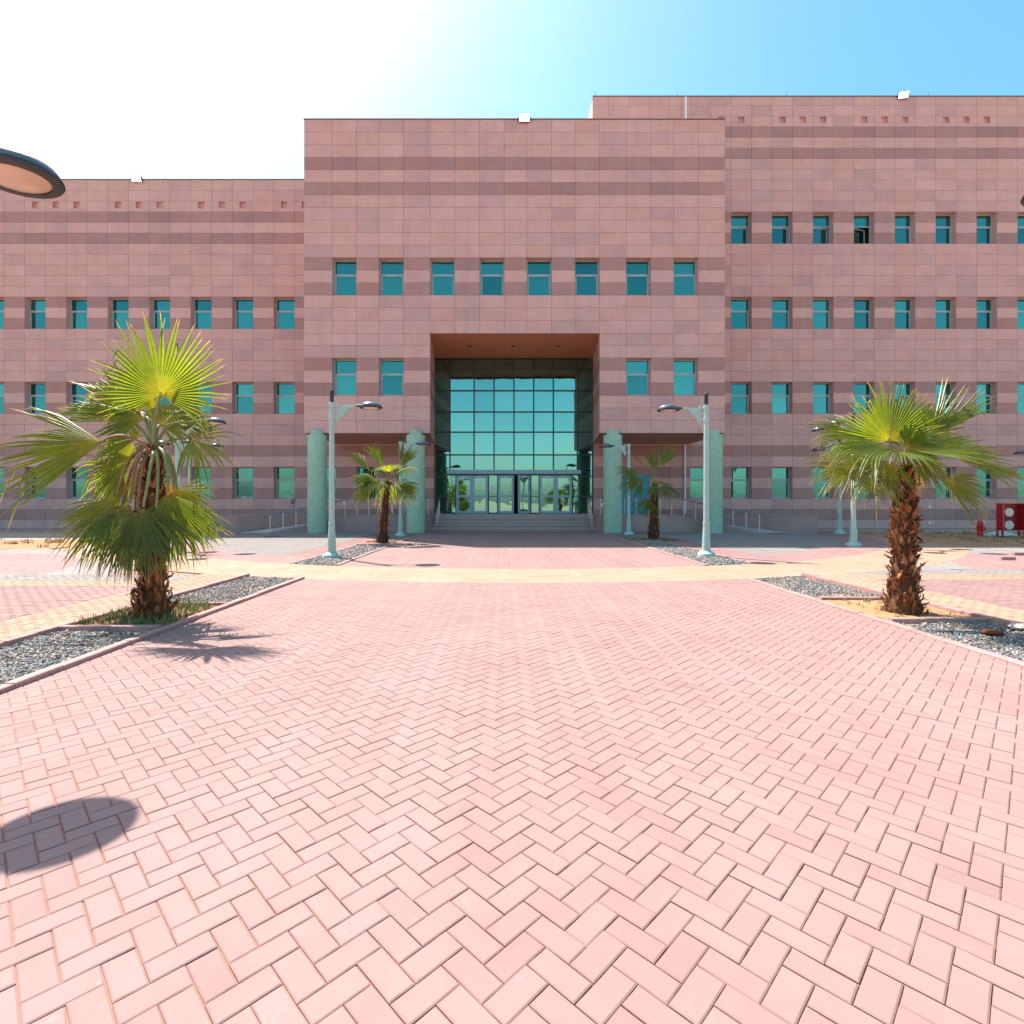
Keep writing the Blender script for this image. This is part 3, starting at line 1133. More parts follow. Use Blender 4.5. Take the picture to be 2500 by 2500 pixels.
def add_window(bld, x0, x1, z0, z1, Y, blind, open_=0.0):
    w, h = x1 - x0, z1 - z0
    key = ('f', round(w, 2), round(h, 2))
    if key not in win_cache:
        win_cache[key] = (frame_mesh(w - 0.004, h - 0.004), sash_mesh(w - 0.004, h - 0.004))
    fm, (sm, sx0, pl, pu) = win_cache[key]
    win = link('window', fm, bld, ((x0 + x1) / 2, Y + 0.35, z0 + 0.002))
    sash = link('sash', sm, win, (sx0, 0, 0), (0, 0, open_))
    t = lambda: (rng.gauss(0, 0.004), 0, rng.gauss(0, 0.004))
    R = Matrix.Rotation(open_, 3, 'Z')
    pc = R @ Vector(((pl[0] + pl[1]) / 2 - sx0, 0.02, 0))
    link('pane', pane_me(pl[1] - pl[0], pl[3] - pl[2], GLASS_W), win, (sx0 + pc.x, pc.y, (pl[2] + pl[3]) / 2), (rng.gauss(0, 0.004), 0, open_ + rng.gauss(0, 0.004)))
    link('pane', pane_me(pu[1] - pu[0], pu[3] - pu[2], GLASS_W), win, ((pu[0] + pu[1]) / 2, 0.03, (pu[2] + pu[3]) / 2), t())
    if blind:
        a, c, d = blind                         # left and right end across the opening, lower end
        bw, bh = (c - a) * (w - 0.08), (1 - d) * (h - 0.06)
        link('blind', pane_me(round(bw, 2), round(bh, 2), BLIND, 'blind'), win, ((a + c - 1) / 2 * (w - 0.08), 0.16, h - 0.03 - bh / 2))
    return win


BL = [(0, 1, 0), (0, 1, 0.2), (0, 0.62, 0), (0, 1, 0.42), None, (0.3, 1, 0), (0, 1, 0.6), (0, 0.8, 0)]


def shell(bld, name, x0, x1, y0, y1, z0, z1, sides='lrkt', mat=None):
    b = MB()
    if 'l' in sides:
        b.quad([(x0, y1, z0), (x0, y0, z0), (x0, y0, z1), (x0, y1, z1)])
    if 'r' in sides:
        b.quad([(x1, y0, z0), (x1, y1, z0), (x1, y1, z1), (x1, y0, z1)])
    if 'k' in sides:
        b.quad([(x1, y1, z0), (x0, y1, z0), (x0, y1, z1), (x1, y1, z1)])
    if 't' in sides:
        b.quad([(x0, y0, z1), (x1, y0, z1), (x1, y1, z1), (x0, y1, z1)])
    return link(name, b.mesh(name, mat or STONE_L), bld)


# ---- left wing
LWX = [-29.23 + 1.263 * k for k in range(-13, 20)] + [-4.27]
LWZ = [ZT - ROW * i for i in range(33)] + [-0.05]
left = thing('wing_building', 'long pink granite wing left of the entrance block with three rows of windows', 'building')
NL = len(LWX) - 1
wl = set()
for c in range(NL):
    k = c - 13
    if k % 2 == 0 and k <= 18:
        for r in (11, 19, 27):
            if k >= 14 and r != 27:
                continue
            wl.add((c, r))
DKW = lambda r, w: r in (3, 5, 25, 31) or (r in w)
XML, XMR = (742 - CX) * YM / F, (1770 - CX) * YM / F      # sides of the entrance block
wall = facade(left, YW, LWX, LWZ, lambda c, r: DKW(r, (11, 13, 19, 21, 27, 29)), wl,
              lambda c, r: LWX[c] > XML + 0.3 and LWZ[r + 1] > 5.3, lambda c, r: r == 2 and (c - 13) % 4 != 3)
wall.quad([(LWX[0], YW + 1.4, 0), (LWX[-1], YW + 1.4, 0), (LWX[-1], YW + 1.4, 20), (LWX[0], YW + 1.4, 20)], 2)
link('wall', wall.mesh('wall', [JOINT, STONE_L, ROOM]), left)
shell(left, 'roof', LWX[0], XML + 2, YW + 0.03, 52, 0, ZT - 0.02)
b = MB()
b.box(LWX[0], XML, YW - 0.03, YW + 0.5, ZT, ZT + 0.05)
link('coping', b.mesh('coping', COPING), left)
for (c, r) in sorted(wl):
    if True:
        bl = BL[rng.randrange(8)] if r < 27 else (BL[rng.randrange(4)])
        add_window(left, LWX[c], LWX[c + 1], LWZ[r + 3], LWZ[r], YW, bl)

# ---- right wing
RWX = [5.33] + [13.76 - 1.245 * m for m in range(6, 0, -1)] + [13.76 + 1.245 * k for k in range(0, 27)]
RWZ = [26.25] + [ZT - ROW * i for i in range(-7, 33)] + [-0.05]
right = thing('wing_building', 'taller pink granite wing right of the entrance block with four rows of windows', 'building')
NR = len(RWX) - 1
K0 = 7                                                     # column index of x = 13.76
wr = set()
for c in range(NR):
    k = c - K0
    if k % 2 == 0:
        for r in (11, 19, 27, 35):
            if k >= 0 or (k == -2 and r == 35):
                wr.add((c, r))
wall = facade(right, YW, RWX, RWZ, lambda c, r: r in (3, 5, 33, 39) or r in (11, 13, 19, 21, 27, 29, 35, 37), wr,
              lambda c, r: RWX[c + 1] < XMR - 0.2 and 5.3 < RWZ[r + 1] < 19.5, lambda c, r: r == 2 and c >= K0 - 1 and (c - K0) % 4 != 1)
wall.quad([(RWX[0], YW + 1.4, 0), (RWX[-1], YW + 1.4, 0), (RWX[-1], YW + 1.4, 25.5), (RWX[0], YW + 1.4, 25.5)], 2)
link('wall', wall.mesh('wall', [JOINT, STONE_L, ROOM]), right)
shell(right, 'roof', RWX[0] + 0.01, RWX[-1], YW + 0.03, 52, 0, 26.23)
b = MB()
b.box(RWX[0], RWX[-1], YW - 0.03, YW + 0.5, 26.25, 26.30)
link('coping', b.mesh('coping', COPING), right)
for (c, r) in sorted(wr):
    if True:
        k = (c - K0) // 2
        bl = (None if rng.random() < 0.75 else (0, 1, 0.55)) if r == 11 else (BL[rng.randrange(8)] if r < 35 else BL[rng.randrange(4)])
        op = {(0, 11): 0.10, (1, 11): 0.10, (2, 11): 0.14, (3, 11): 0.32}.get((k, r), 0.0)
        add_window(right, RWX[c], RWX[c + 1], RWZ[r + 3], RWZ[r], YW, None if op > 0.3 else bl, op)
# downpipe, expansion joint and service door of the right wing
b = MB()
b.tube([(10.92, YW - 0.09, 0.86), (10.92, YW - 0.09, 5.10)], 0.055, 12)
for z in (1.6, 3.4, 4.9):
    b.box(10.84, 11.0, YW - 0.10, YW - 0.001, z, z + 0.04)
link('downpipe', b.mesh('downpipe', WHITE, True), right)
b = MB()
b.box(10.93, 11.03, YW - 0.08, YW - 0.001, 21.3, 26.2)
b.box(10.72, 10.75, YW - 0.012, YW - 0.001, 21.3, 26.2, 1)
link('roof_drain', b.mesh('roof_drain', [WHITE, JOINT]), right)
b = MB()
b.box(7.08, 8.80, YW - 0.06, YW - 0.002, 0.88, 3.22)
dr = link('service_door', b.mesh('service_door', TEALDOOR), right)
b = MB()
for xa in (7.16, 7.97):
    b.box(xa, xa + 0.75, YW - 0.085, YW - 0.062, 0.92, 3.14)
b.box(7.88, 7.94, YW - 0.12, YW - 0.085, 1.85, 2.05)
link('door_leaf', b.mesh('door_leaf', TEALDOOR), dr)
for (x, z) in ((*[(2269 - CX) * YW / F], 1.28), ((2269 - CX) * YW / F, 0.30)):
    b = MB()
    b.box(-0.07, 0.07, -0.05, 0, -0.08, 0.08)
    link('wall_box', b.mesh('wall_box', WHITE), right, (x, YW - 0.001, z))

# ---- entrance block
ent = thing('entrance_block', 'pink granite entrance block on green columns over a tall glass portal', 'building')
EX = [(p - CX) * YM / F for p in (742, 811, 870, 925, 985, 1050, 1110, 1171, 1231, 1286, 1347, 1404, 1464, 1529, 1589, 1645, 1705, 1770)]
EZ = [ZM - ROWM * i for i in range(17)] + [10.24] + [ZM - ROWM * i for i in range(18, 26)]
we = set((c, 11) for c in range(1, 17, 2)) | set((c, 19) for c in (1, 3, 13, 15))
wall = facade(ent, YM, EX, EZ, lambda c, r: r in (3, 5, 11, 13, 19, 21), we, lambda c, r: 5 <= c <= 11 and r >= 17, lambda c, r: False)
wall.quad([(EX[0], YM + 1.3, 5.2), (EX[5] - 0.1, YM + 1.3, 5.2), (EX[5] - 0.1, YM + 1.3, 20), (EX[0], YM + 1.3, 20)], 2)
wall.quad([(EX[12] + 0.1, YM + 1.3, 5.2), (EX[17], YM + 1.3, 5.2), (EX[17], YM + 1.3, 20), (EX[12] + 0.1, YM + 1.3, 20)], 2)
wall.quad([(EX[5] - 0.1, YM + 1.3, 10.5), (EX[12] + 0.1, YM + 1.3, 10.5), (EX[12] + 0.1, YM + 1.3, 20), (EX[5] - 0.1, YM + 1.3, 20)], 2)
link('wall', wall.mesh('wall', [JOINT, STONE_L, ROOM]), ent)
shell(ent, 'roof', EX[0], EX[17], YM + 0.03, YW + 0.02, 5.12, ZM - 0.02, 'lrt')
b = MB()
b.box(EX[0] - 0.02, EX[17] + 0.02, YM - 0.03, YM + 0.5, ZM, ZM + 0.05)
link('coping', b.mesh('coping', COPING), ent)
for (c, r) in sorted(we):
    bl = {(1, 11): (0, 0.52, 0), (3, 11): None, (7, 11): None, (11, 11): None, (15, 11): (0, 0.8, 0.3), (13, 11): (0, 0.9, 0)}.get((c, r), (0, 1, 0))
    add_window(ent, EX[c], EX[c + 1], EZ[r + 3], EZ[r], YM, bl)
# soffits left and right of the portal, portal ceiling, lip and splayed portal sides
GLX0, GLX1 = -4.27, 5.33
PX0, PX1 = EX[5], EX[12]
zs = EZ[25]
for q in ([(EX[0], YM + 0.03, zs), (EX[0], YW, zs), (GLX0, YW, zs), (PX0, YM + 0.03, zs)],
          [(PX1, YM + 0.03, zs), (GLX1, YW, zs), (EX[17], YW, zs), (EX[17], YM + 0.03, zs)]):
    b = MB()
    b.quad(q)
    link('soffit', b.mesh('soffit', STONE_SOF), ent)
b = MB()
ZC = 10.34
b.quad([(PX0 - 0.03, YM + 0.22, ZC), (GLX0, YW, ZC), (GLX1, YW, ZC), (PX1 + 0.03, YM + 0.22, ZC)])
ceil = link('portal_ceiling', b.mesh('portal_ceiling', PLASTER), ent)
for px_ in (1145.5, 1252.5, 1361.5):
    b = MB()
    b.lathe([(0.10, ZC - 0.02), (0.13, ZC - 0.02), (0.13, ZC - 0.001)], 16)
    link('downlight', b.mesh('downlight', BLACKP), ceil, ((px_ - CX) * 29.85 / F, 29.85, 0))
b = MB()
b.box(PX0, PX1, YM + 0.03, YM + 0.22, 10.24, ZC + 0.2)
link('lintel', b.mesh('lintel', STONE_SOF), ent)
for s, xa, xb in ((-1, PX0, GLX0), (1, PX1, GLX1)):
    b = MB()
    zz = [zs - 0.004] + [EZ[i] for i in range(24, 17, -1)] + [ZC + 0.01]
    for i in range(len(zz) - 1):
        n_ = 4
        for j in range(n_):
            t0, t1 = j / n_, (j + 1) / n_
            g = 0.008
            q = lambda t, z: (xa + (xb - xa) * t, YM + 0.03 + (YW - YM - 0.03) * t, z)
            t0g, t1g = t0 + 0.002, t1 - 0.002
            pts = [q(t0g, zz[i] + g), q(t1g, zz[i] + g), q(t1g, zz[i + 1] - g), q(t0g, zz[i + 1] - g)]
            rr_ = 24 - i
            if s < 0:
                b.quad(pts, 1 if rr_ in (19, 21) else 0)
            else:
                b.quad(pts[::-1], 1 if rr_ in (19, 21) else 0)
    sx_ = -s * -0.012
    pts = [(xa + sx_, YM + 0.03, zs), (xb + sx_, YW, zs), (xb + sx_, YW, ZC), (xa + sx_, YM + 0.03, ZC)]
    b.quad(pts, 2)
    link('portal_side', b.mesh('portal_side', [STONE_L, STONE_D, JOINT]), ent)

# ---- glazed wall with doors
gx = lambda p: (p - CX) * YW / F
gz = lambda p: H + (CY - p) * YW / F
VX = [gx(p) for p in (1061.7, 1098.6, 1157.5, 1206.2, 1254.9, 1303, 1351, 1410, 1446.7)]
HZ = [gz(p) for p in (877.5, 902, 954, 1005.8, 1055, 1110.6, 1147.5)]
ZF = 0.88                                                   # landing level
cw = MB()
m = 0.040
for x in VX:
    zb = ZF if x in (VX[0], VX[-1]) else HZ[-1]
    cw.box(x - m, x + m, YW - 0.03, YW + 0.08, zb, HZ[0])
for z in HZ[:-1]:
    cw.box(VX[0], VX[-1], YW - 0.026, YW + 0.076, z - m, z + m)
DX0, DX1 = gx(1091.5), gx(1417.5)
for z in (gz(1163), gz(1212.8), ZF + 0.03):
    for xa, xb in ((VX[0], DX0), (DX1, VX[-1])):
        cw.box(xa, xb, YW - 0.026, YW + 0.076, z - m, z + m)
for x in (DX0, DX1):
    cw.box(x - m, x + m, YW - 0.03, YW + 0.08, ZF, HZ[-1])
cwo = link('glazed_wall', cw.mesh('glazed_wall', MULL), ent)


def gpane(parent, x0, x1, z0, z1, y=YW + 0.02, mat=None):
    b = MB()
    b.box(-(x1 - x0) / 2, (x1 - x0) / 2, 0, 0.01, -(z1 - z0) / 2, (z1 - z0) / 2)
    return link('pane', b.mesh('pane', mat or GLASS_C), parent, ((x0 + x1) / 2, y, (z0 + z1) / 2), (rng.gauss(0, 0.0022), 0, rng.gauss(0, 0.0022)))


for i in range(len(VX) - 1):
    for j in range(len(HZ) - 1):
        gpane(cwo, VX[i] + m, VX[i + 1] - m, HZ[j + 1] + (m if j < 5 else 0), HZ[j] - m)
zl = [HZ[-1], gz(1163), gz(1212.8), ZF + 0.06]
for xa, xb in ((VX[0], DX0), (DX1, VX[-1])):
    for j in range(3):
        gpane(cwo, xa + m, xb - m, zl[j + 1] + m, zl[j] - m)
b = MB()
b.quad([(VX[0], YW + 3.5, 0.3), (VX[-1], YW + 3.5, 0.3), (VX[-1], YW + 3.5, 10.6), (VX[0], YW + 3.5, 10.6)])
b.quad([(VX[0], YW + 0.1, ZF), (VX[-1], YW + 0.1, ZF), (VX[-1], YW + 3.5, ZF), (VX[0], YW + 3.5, ZF)])
b.quad([(VX[0], YW + 0.1, 10.6), (VX[-1], YW + 0.1, 10.6), (VX[-1], YW + 3.5, 10.6), (VX[0], YW + 3.5, 10.6)])
b.quad([(VX[0] - 0.01, YW + 0.1, 0.3), (VX[0] - 0.01, YW + 3.5, 0.3), (VX[0] - 0.01, YW + 3.5, 10.6), (VX[0] - 0.01, YW + 0.1, 10.6)])
b.quad([(VX[-1] + 0.01, YW + 0.1, 0.3), (VX[-1] + 0.01, YW + 3.5, 0.3), (VX[-1] + 0.01, YW + 3.5, 10.6), (VX[-1] + 0.01, YW + 0.1, 10.6)])
link('lobby', b.mesh('lobby', DARK), ent)
# metal band over the doors
b = MB()
edges = [gx(p) for p in (1091.5, 1113, 1152.5, 1203, 1254.5, 1305, 1355.5, 1396, 1417.5)]
for xa, xb in zip(edges, edges[1:]):
    b.box(xa + 0.006, xb - 0.006, YW - 0.22, YW - 0.04, gz(1157.8) + 0.01, gz(1147.5))
link('door_fascia', b.mesh('door_fascia', DOORM), ent)
b = MB()
zt_ = gz(1160.4)
b.box(DX0, DX1, YW - 0.16, YW - 0.05, zt_ - 0.02, gz(1157.8) + 0.008)
for p in (1113.2, 1192.5, 1214.8, 1295.3, 1315.8, 1396.8):
    b.box(gx(p) - 0.02, gx(p) + 0.02, YW - 0.16, YW - 0.05, ZF, zt_ - 0.02)
for pa, pb in ((1091.5, 1113), (1193, 1214.4), (1296, 1315.4), (1397.3, 1417.5)):
    b.box(gx(pa) + 0.03, gx(pb) - 0.02, YW - 0.13, YW - 0.08, gz(1212) - 0.02, gz(1212) + 0.02)
    b.box(gx(pa) + 0.03, gx(pb) - 0.02, YW - 0.13, YW - 0.08, ZF, ZF + 0.06)
side = link('sidelight_frame', b.mesh('sidelight_frame', MULL), ent)
for pa, pb in ((1091.5, 1113), (1193, 1214.4), (1296, 1315.4), (1397.3, 1417.5)):
    gpane(side, gx(pa) + 0.03, gx(pb) - 0.02, gz(1212) + 0.02, zt_ - 0.02, YW - 0.11)
    gpane(side, gx(pa) + 0.03, gx(pb) - 0.02, ZF + 0.06, gz(1212) - 0.02, YW - 0.11)
b = MB()
b.box(0, 0.25, -0.004, 0, 0, 0.36)
b.box(0.04, 0.21, -0.0055, -0.0045, 0.33, 0.35, 1)
link('notice', b.mesh('notice', [PAPER, PETID]), side, (gx(1198), YW - 0.115, gz(1201.5)))


def leaf(x0, x1, ang=0.0, hinge='l'):
    w, h = x1 - x0, zt_ - 0.03 - (ZF + 0.012)
    b = MB()
    st, br, mr = 0.145, 0.15, 0.125
    b.box(0, st, -0.03, 0.03, 0, h)
    b.box(w - st, w, -0.03, 0.03, 0, h)
    zm_ = gz(1212) - ZF
    b.box(st, w - st, -0.03, 0.03, 0, br)
    b.box(st, w - st, -0.03, 0.03, h - 0.15, h)
    b.box(st, w - st, -0.03, 0.03, zm_ - mr / 2, zm_ + mr / 2)
    hx = x0 if hinge == 'l' else x1
    if hinge == 'r':
        b.v = [(x - w, y, z) for x, y, z in b.v]
    o = link('door', b.mesh('door', DOORM), ent, (hx, YW - 0.105, ZF + 0.012), (0, 0, ang))
    off = 0 if hinge == 'l' else -w
    for za, zb in ((br, zm_ - mr / 2), (zm_ + mr / 2, h - 0.15)):
        p = MB()
        p.box(off + st, off + w - st, -0.006, 0.006, za, zb)
        link('pane', p.mesh('pane', GLASS_C), o, (0, 0, 0), (rng.gauss(0, 0.002), 0, rng.gauss(0, 0.002)))
    p = MB()
    hx2 = off + (w - 0.08 if hinge == 'l' else 0.08)
    p.tube([(hx2, -0.08, zm_ - 0.16), (hx2, -0.08, zm_ + 0.14)], 0.014, 8)
    p.box(hx2 - 0.012, hx2 + 0.012, -0.08, -0.03, zm_ - 0.14, zm_ - 0.11)
    p.box(hx2 - 0.012, hx2 + 0.012, -0.08, -0.03, zm_ + 0.09, zm_ + 0.12)
    link('door_handle', p.mesh('door_handle', STEEL, True), o)
    p = MB()
    p.box(off + w / 2 - 0.15, off + w / 2 + 0.15, -0.06, -0.031, h - 0.09, h - 0.04)
    link('door_closer', p.mesh('door_closer', STEEL), o)
    for k in (0.35, h / 2 + 0.1, h - 0.35):
        q = MB()
        hq = off + (0.012 if hinge == 'l' else w - 0.012)
        q.tube([(hq, -0.045, k - 0.06), (hq, -0.045, k + 0.06)], 0.014, 8)
        link('hinge', q.mesh('hinge', STEEL, True), o)
    return o


for pa, pb, opn in ((1114.2, 1191.5, 0), (1215.8, 1294.3, 1), (1316.8, 1395.8, 0)):
    mid = (gx(pa) + gx(pb)) / 2
    leaf(gx(pa) + 0.005, mid - 0.004)
    leaf(mid + 0.004, gx(pb) - 0.005, math.radians(40) if opn else 0.0, 'r')

# ---- green columns
for k, (p, lab) in enumerate(((774, 'green round column at the far left corner of the entrance block'), (1015, 'green round column left of the entrance steps'),
                              (1496, 'green round column right of the entrance steps'), (1741, 'green round column at the far right corner of the entrance block'))):
    t = thing('column', lab, 'column', ((p - CX) * YM / F, YM + 0.02, 0), 0, 'green columns carrying the entrance block')
    b = MB()
    pr = [(0.475, 0)]
    for z in (1.25, 2.5, 3.75):
        pr += [(0.475, z - 0.008), (0.466, z - 0.004), (0.466, z + 0.004), (0.475, z + 0.008)]
    b.lathe(pr + [(0.475, 4.98), (0.465, 5.0)], 48)
    link('shaft', b.mesh('shaft', GREEN, True), t)
    b = MB()
    b.lathe([(0.33, 5.001), (0.33, 5.20), (0.31, 5.24)], 40)
    link('neck', b.mesh('neck', GREEN, True), t)

# ---- terrace, ramps, steps
ter = thing('entrance_terrace', 'brown stone terrace with curved ramps on both sides of the entrance steps', 'terrace')
SX0, SX1 = -3.95, 4.95
YF = 28.1


def prism(mb, poly, z0, ztop, mi=0, mi_top=0):
    """poly counter-clockwise; ztop number or list"""
    n = len(poly)
    zt2 = ztop if hasattr(ztop, '__len__') else [ztop] * n
    i = len(mb.v)
    mb.v += [(x, y, z0) for x, y in poly] + [(x, y, z) for (x, y), z in zip(poly, zt2)]
    mb.f.append(tuple(range(i + n, i + 2 * n)))
    mb.m.append(mi_top)
    for k in range(n):
        k2 = (k + 1) % n
        mb.f.append((i + k, i + k2, i + n + k2, i + n + k))
        mb.m.append(mi)


b = MB()
prism(b, [(SX0 - 0.02, 29.95), (SX1 + 0.02, 29.95), (SX1 + 0.02, YW - 0.002), (SX0 - 0.02, YW - 0.002)], -0.05, ZF)
link('landing', b.mesh('landing', STONE_STEP), ter)
rails = {}
for s in (-1, 1):
    f = (lambda p: p) if s < 0 else (lambda p: (0.99 - p[0], p[1]))
    orient = (lambda q: q) if s < 0 else (lambda q: q[::-1])
    b = MB()
    A = [(-8.0, YF), (SX0 - 0.03, YF), (SX0 - 0.03, YW - 0.004), (-8.0, YW - 0.004)]
    prism(b, orient([f(p) for p in A]), -0.05, ZF)
    # raised terrace along the wall behind the ramp
    B = [(-14.85, 26.95), (-13.6, 26.95), (-12.6, 28.0), (-11.2, 28.85), (-9.6, 29.35), (-8.01, 29.5), (-8.01, YW - 0.006), (-14.85, YW - 0.006)]
    prism(b, orient([f(p) for p in B]), -0.05, ZF - 0.01)
    link('terrace_wall', b.mesh('terrace_wall', STONE_STEP), ter)
    b = MB()
    front = [(-8.0, YF, ZF), (-9.4, 28.0, ZF * 0.68), (-10.8, 27.6, ZF * 0.34), (-12.1, 26.85, 0.012)]
    back = [(-8.0, 29.5, ZF), (-9.6, 29.35, ZF * 0.68), (-11.6, 28.65, ZF * 0.34), (-13.6, 26.95, 0.012)]
    for i in range(3):
        q = [(*f(front[i][:2]), front[i][2]), (*f(back[i][:2]), back[i][2]), (*f(back[i + 1][:2]), back[i + 1][2]), (*f(front[i + 1][:2]), front[i + 1][2])]
        b.quad(q if s < 0 else q[::-1], 1)
        a, c = (*f(front[i][:2]), front[i][2]), (*f(front[i + 1][:2]), front[i + 1][2])
        w_ = [(a[0], a[1], -0.05), a, c, (c[0], c[1], -0.05)]
        b.quad(w_ if s < 0 else w_[::-1], 0)
    link('ramp', b.mesh('ramp', [STONE_STEP, plain('ramp_concrete%d' % s, (0.45, 0.40, 0.37), 0.8)]), ter)
    # copings of the walls
    b = MB()
    co_ = [(-8.0, YF - 0.02), (SX0 - 0.03, YF - 0.02), (SX0 - 0.03, YF + 0.26), (-8.0, YF + 0.26)]
    prism(b, orient([f(p) for p in co_]), ZF + 0.002, ZF + 0.035)
    e_ = B[:6]
    for i in range(5):
        p, q = e_[i], e_[i + 1]
        dx, dy = q[0] - p[0], q[1] - p[1]
        L_ = math.hypot(dx, dy)
        nx, ny = dy / L_, -dx / L_
        pl_ = [(p[0] + nx * 0.02, p[1] + ny * 0.02), (q[0] + nx * 0.02, q[1] + ny * 0.02), (q[0] - nx * 0.3, q[1] - ny * 0.3), (p[0] - nx * 0.3, p[1] - ny * 0.3)]
        prism(b, orient([f(p2) for p2 in pl_]), ZF - 0.008, ZF + 0.025 + 0.002 * i)
    link('coping', b.mesh('coping', plain('ledge%d' % s, (0.40, 0.30, 0.28), 0.6)), ter)
    # handrail on the front edge
    rl = thing('handrail', 'steel handrail along the %s ramp and terrace edge' % ('left' if s < 0 else 'right'), 'handrail', (0, 0, 0), 0, 'ramp handrails')
    pts = [(SX0 - 0.12, YF + 0.12, ZF + 0.035), (-8.0, YF + 0.12, ZF + 0.035)] + [(x + 0.02, y + 0.12, z + 0.005) for x, y, z in front[1:]]
    pts = [(*f(p[:2]), p[2]) for p in pts]
    top = [(x, y, z + 0.90) for x, y, z in pts]
    b = MB()
    b.tube(top, 0.032, 10)
    link('rail', b.mesh('rail', RAILM, True), rl)
    acc, nxt = 0.0, 0.0
    for i in range(len(pts) - 1):
        p, q = Vector(pts[i]), Vector(pts[i + 1])
        L_ = (q - p).length
        while nxt <= acc + L_ + 1e-6:
            c = p + (q - p) * ((nxt - acc) / L_)
            b = MB()
            b.tube([(0, 0, 0), (0, 0, 0.90)], 0.025, 8)
            b.lathe([(0.045, 0), (0.045, 0.012)], 10)
            link('post', b.mesh('post', STEEL, True), rl, c)
            nxt += 0.63
        acc += L_
# steps
st_ = thing('entrance_steps', 'five wide brown stone steps in front of the glass doors', 'steps')
for i in range(5):
    z1 = ZF / 5 * (i + 1)
    y0 = 28.6 + 0.335 * i
    b = MB()
    b.box(SX0 + 0.02 - 0.05 * (4 - i) * 0.3, SX1 - 0.02 + 0.05 * (4 - i) * 0.3, y0 + 0.02, 30.0 - 0.003 * i, -0.04, z1 - 0.035, 0)
    b.box(SX0 + 0.02 - 0.06 * (4 - i) * 0.3, SX1 - 0.02 + 0.06 * (4 - i) * 0.3, y0, 30.2 - 0.003 * i, z1 - 0.033, z1 + (0.004 if i == 4 else 0), 1)
    link('step', b.mesh('step', [STONE_STEP, NOSING]), st_)
for s, x in ((-1, SX0 + 0.25), (1, SX1 - 0.25)):
    rl = thing('stair_rail', 'sloping steel stair rail on the %s side of the entrance steps' % ('left' if s < 0 else 'right'), 'handrail', (0, 0, 0), 0, 'stair handrails')
    b = MB()
    pts = []
    for i in range(5):
        y = 28.75 + 0.335 * i
        z = ZF / 5 * (i + 1)
        p = MB()
        p.tube([(0, 0, 0), (0, 0, 0.9)], 0.018, 8)
        link('post', p.mesh('post', STEEL, True), rl, (x, y, z))
        pts.append((x, y, z + 0.9))
    b.tube([(x, 28.62, pts[0][2] - 0.12), pts[0]] + pts[1:] + [(x - s * 0.0, 30.5, ZF + 0.9)], 0.026, 10)
    link('rail', b.mesh('rail', RAILM, True), rl)

# ---- things on the roofs
rods = [((337 - 2 - 60, 0), 0)]
for k, (px_, Y, zt2, lab) in enumerate(((398, YW, ZT, 'thin lightning rod on the left wing parapet'), (1455, YW, 26.3, 'thin lightning rod at the left end of the right wing parapet'),
                                        (1656, YW, 26.3, 'thin lightning rod beside the white pipe on the right wing parapet'), (1924, YW, 26.3, 'thin lightning rod left of the right wing floodlight'),
                                        (2273, YW, 26.3, 'thin lightning rod right of the right wing floodlight'))):
    b = MB()
    b.tube([(0, 0, 0), (0, 0, 0.34)], [0.02, 0.012], 6)
    b.lathe([(0.05, 0), (0.05, 0.02)], 8)
    link('lightning_rod', b.mesh('lightning_rod', RAILM), None, ((px_ - CX) * Y / F, Y + 0.2, zt2 + 0.05), None, None, lab, 'lightning rod', 'lightning rods on the parapets')
for px_, Y, zt2, lab, ry in ((1280, YM, ZM, 'bright floodlight on the roof edge of the entrance block', 0.0), (337, YW, ZT, 'bright floodlight on the left wing roof edge', 0.15), (2201, YW, 26.25, 'bright floodlight on the right wing roof edge', -0.25)):
    t = thing('floodlight', lab, 'floodlight', ((px_ - CX) * Y / F, Y - 0.14, zt2 - 0.02), ry, 'roof floodlights')
    b = MB()
    R = Matrix.Rotation(math.radians(24), 4, 'X')
    b.box(-0.28, 0.28, -0.05, 0.10, -0.17, 0.20, 0, R)
    link('housing', b.mesh('housing', BLACKP), t)
    for i in range(2):
        for j in range(3):
            q = MB()
            q.box(-0.255 + 0.26 * i, -0.005 + 0.26 * i, -0.066, -0.052, -0.15 + 0.11 * j, -0.06 + 0.11 * j, 0, R)
            link('led_panel', q.mesh('led_panel', FLOOD), t)
    b = MB()
    b.box(-0.33, -0.30, 0.0, 0.45, -0.02, 0.05)
    b.box(0.30, 0.33, 0.0, 0.45, -0.02, 0.05)
    link('bracket', b.mesh('bracket', BLACKP), t)

# ------------------------------------------------------------------ lamp posts
HZL = 4.25


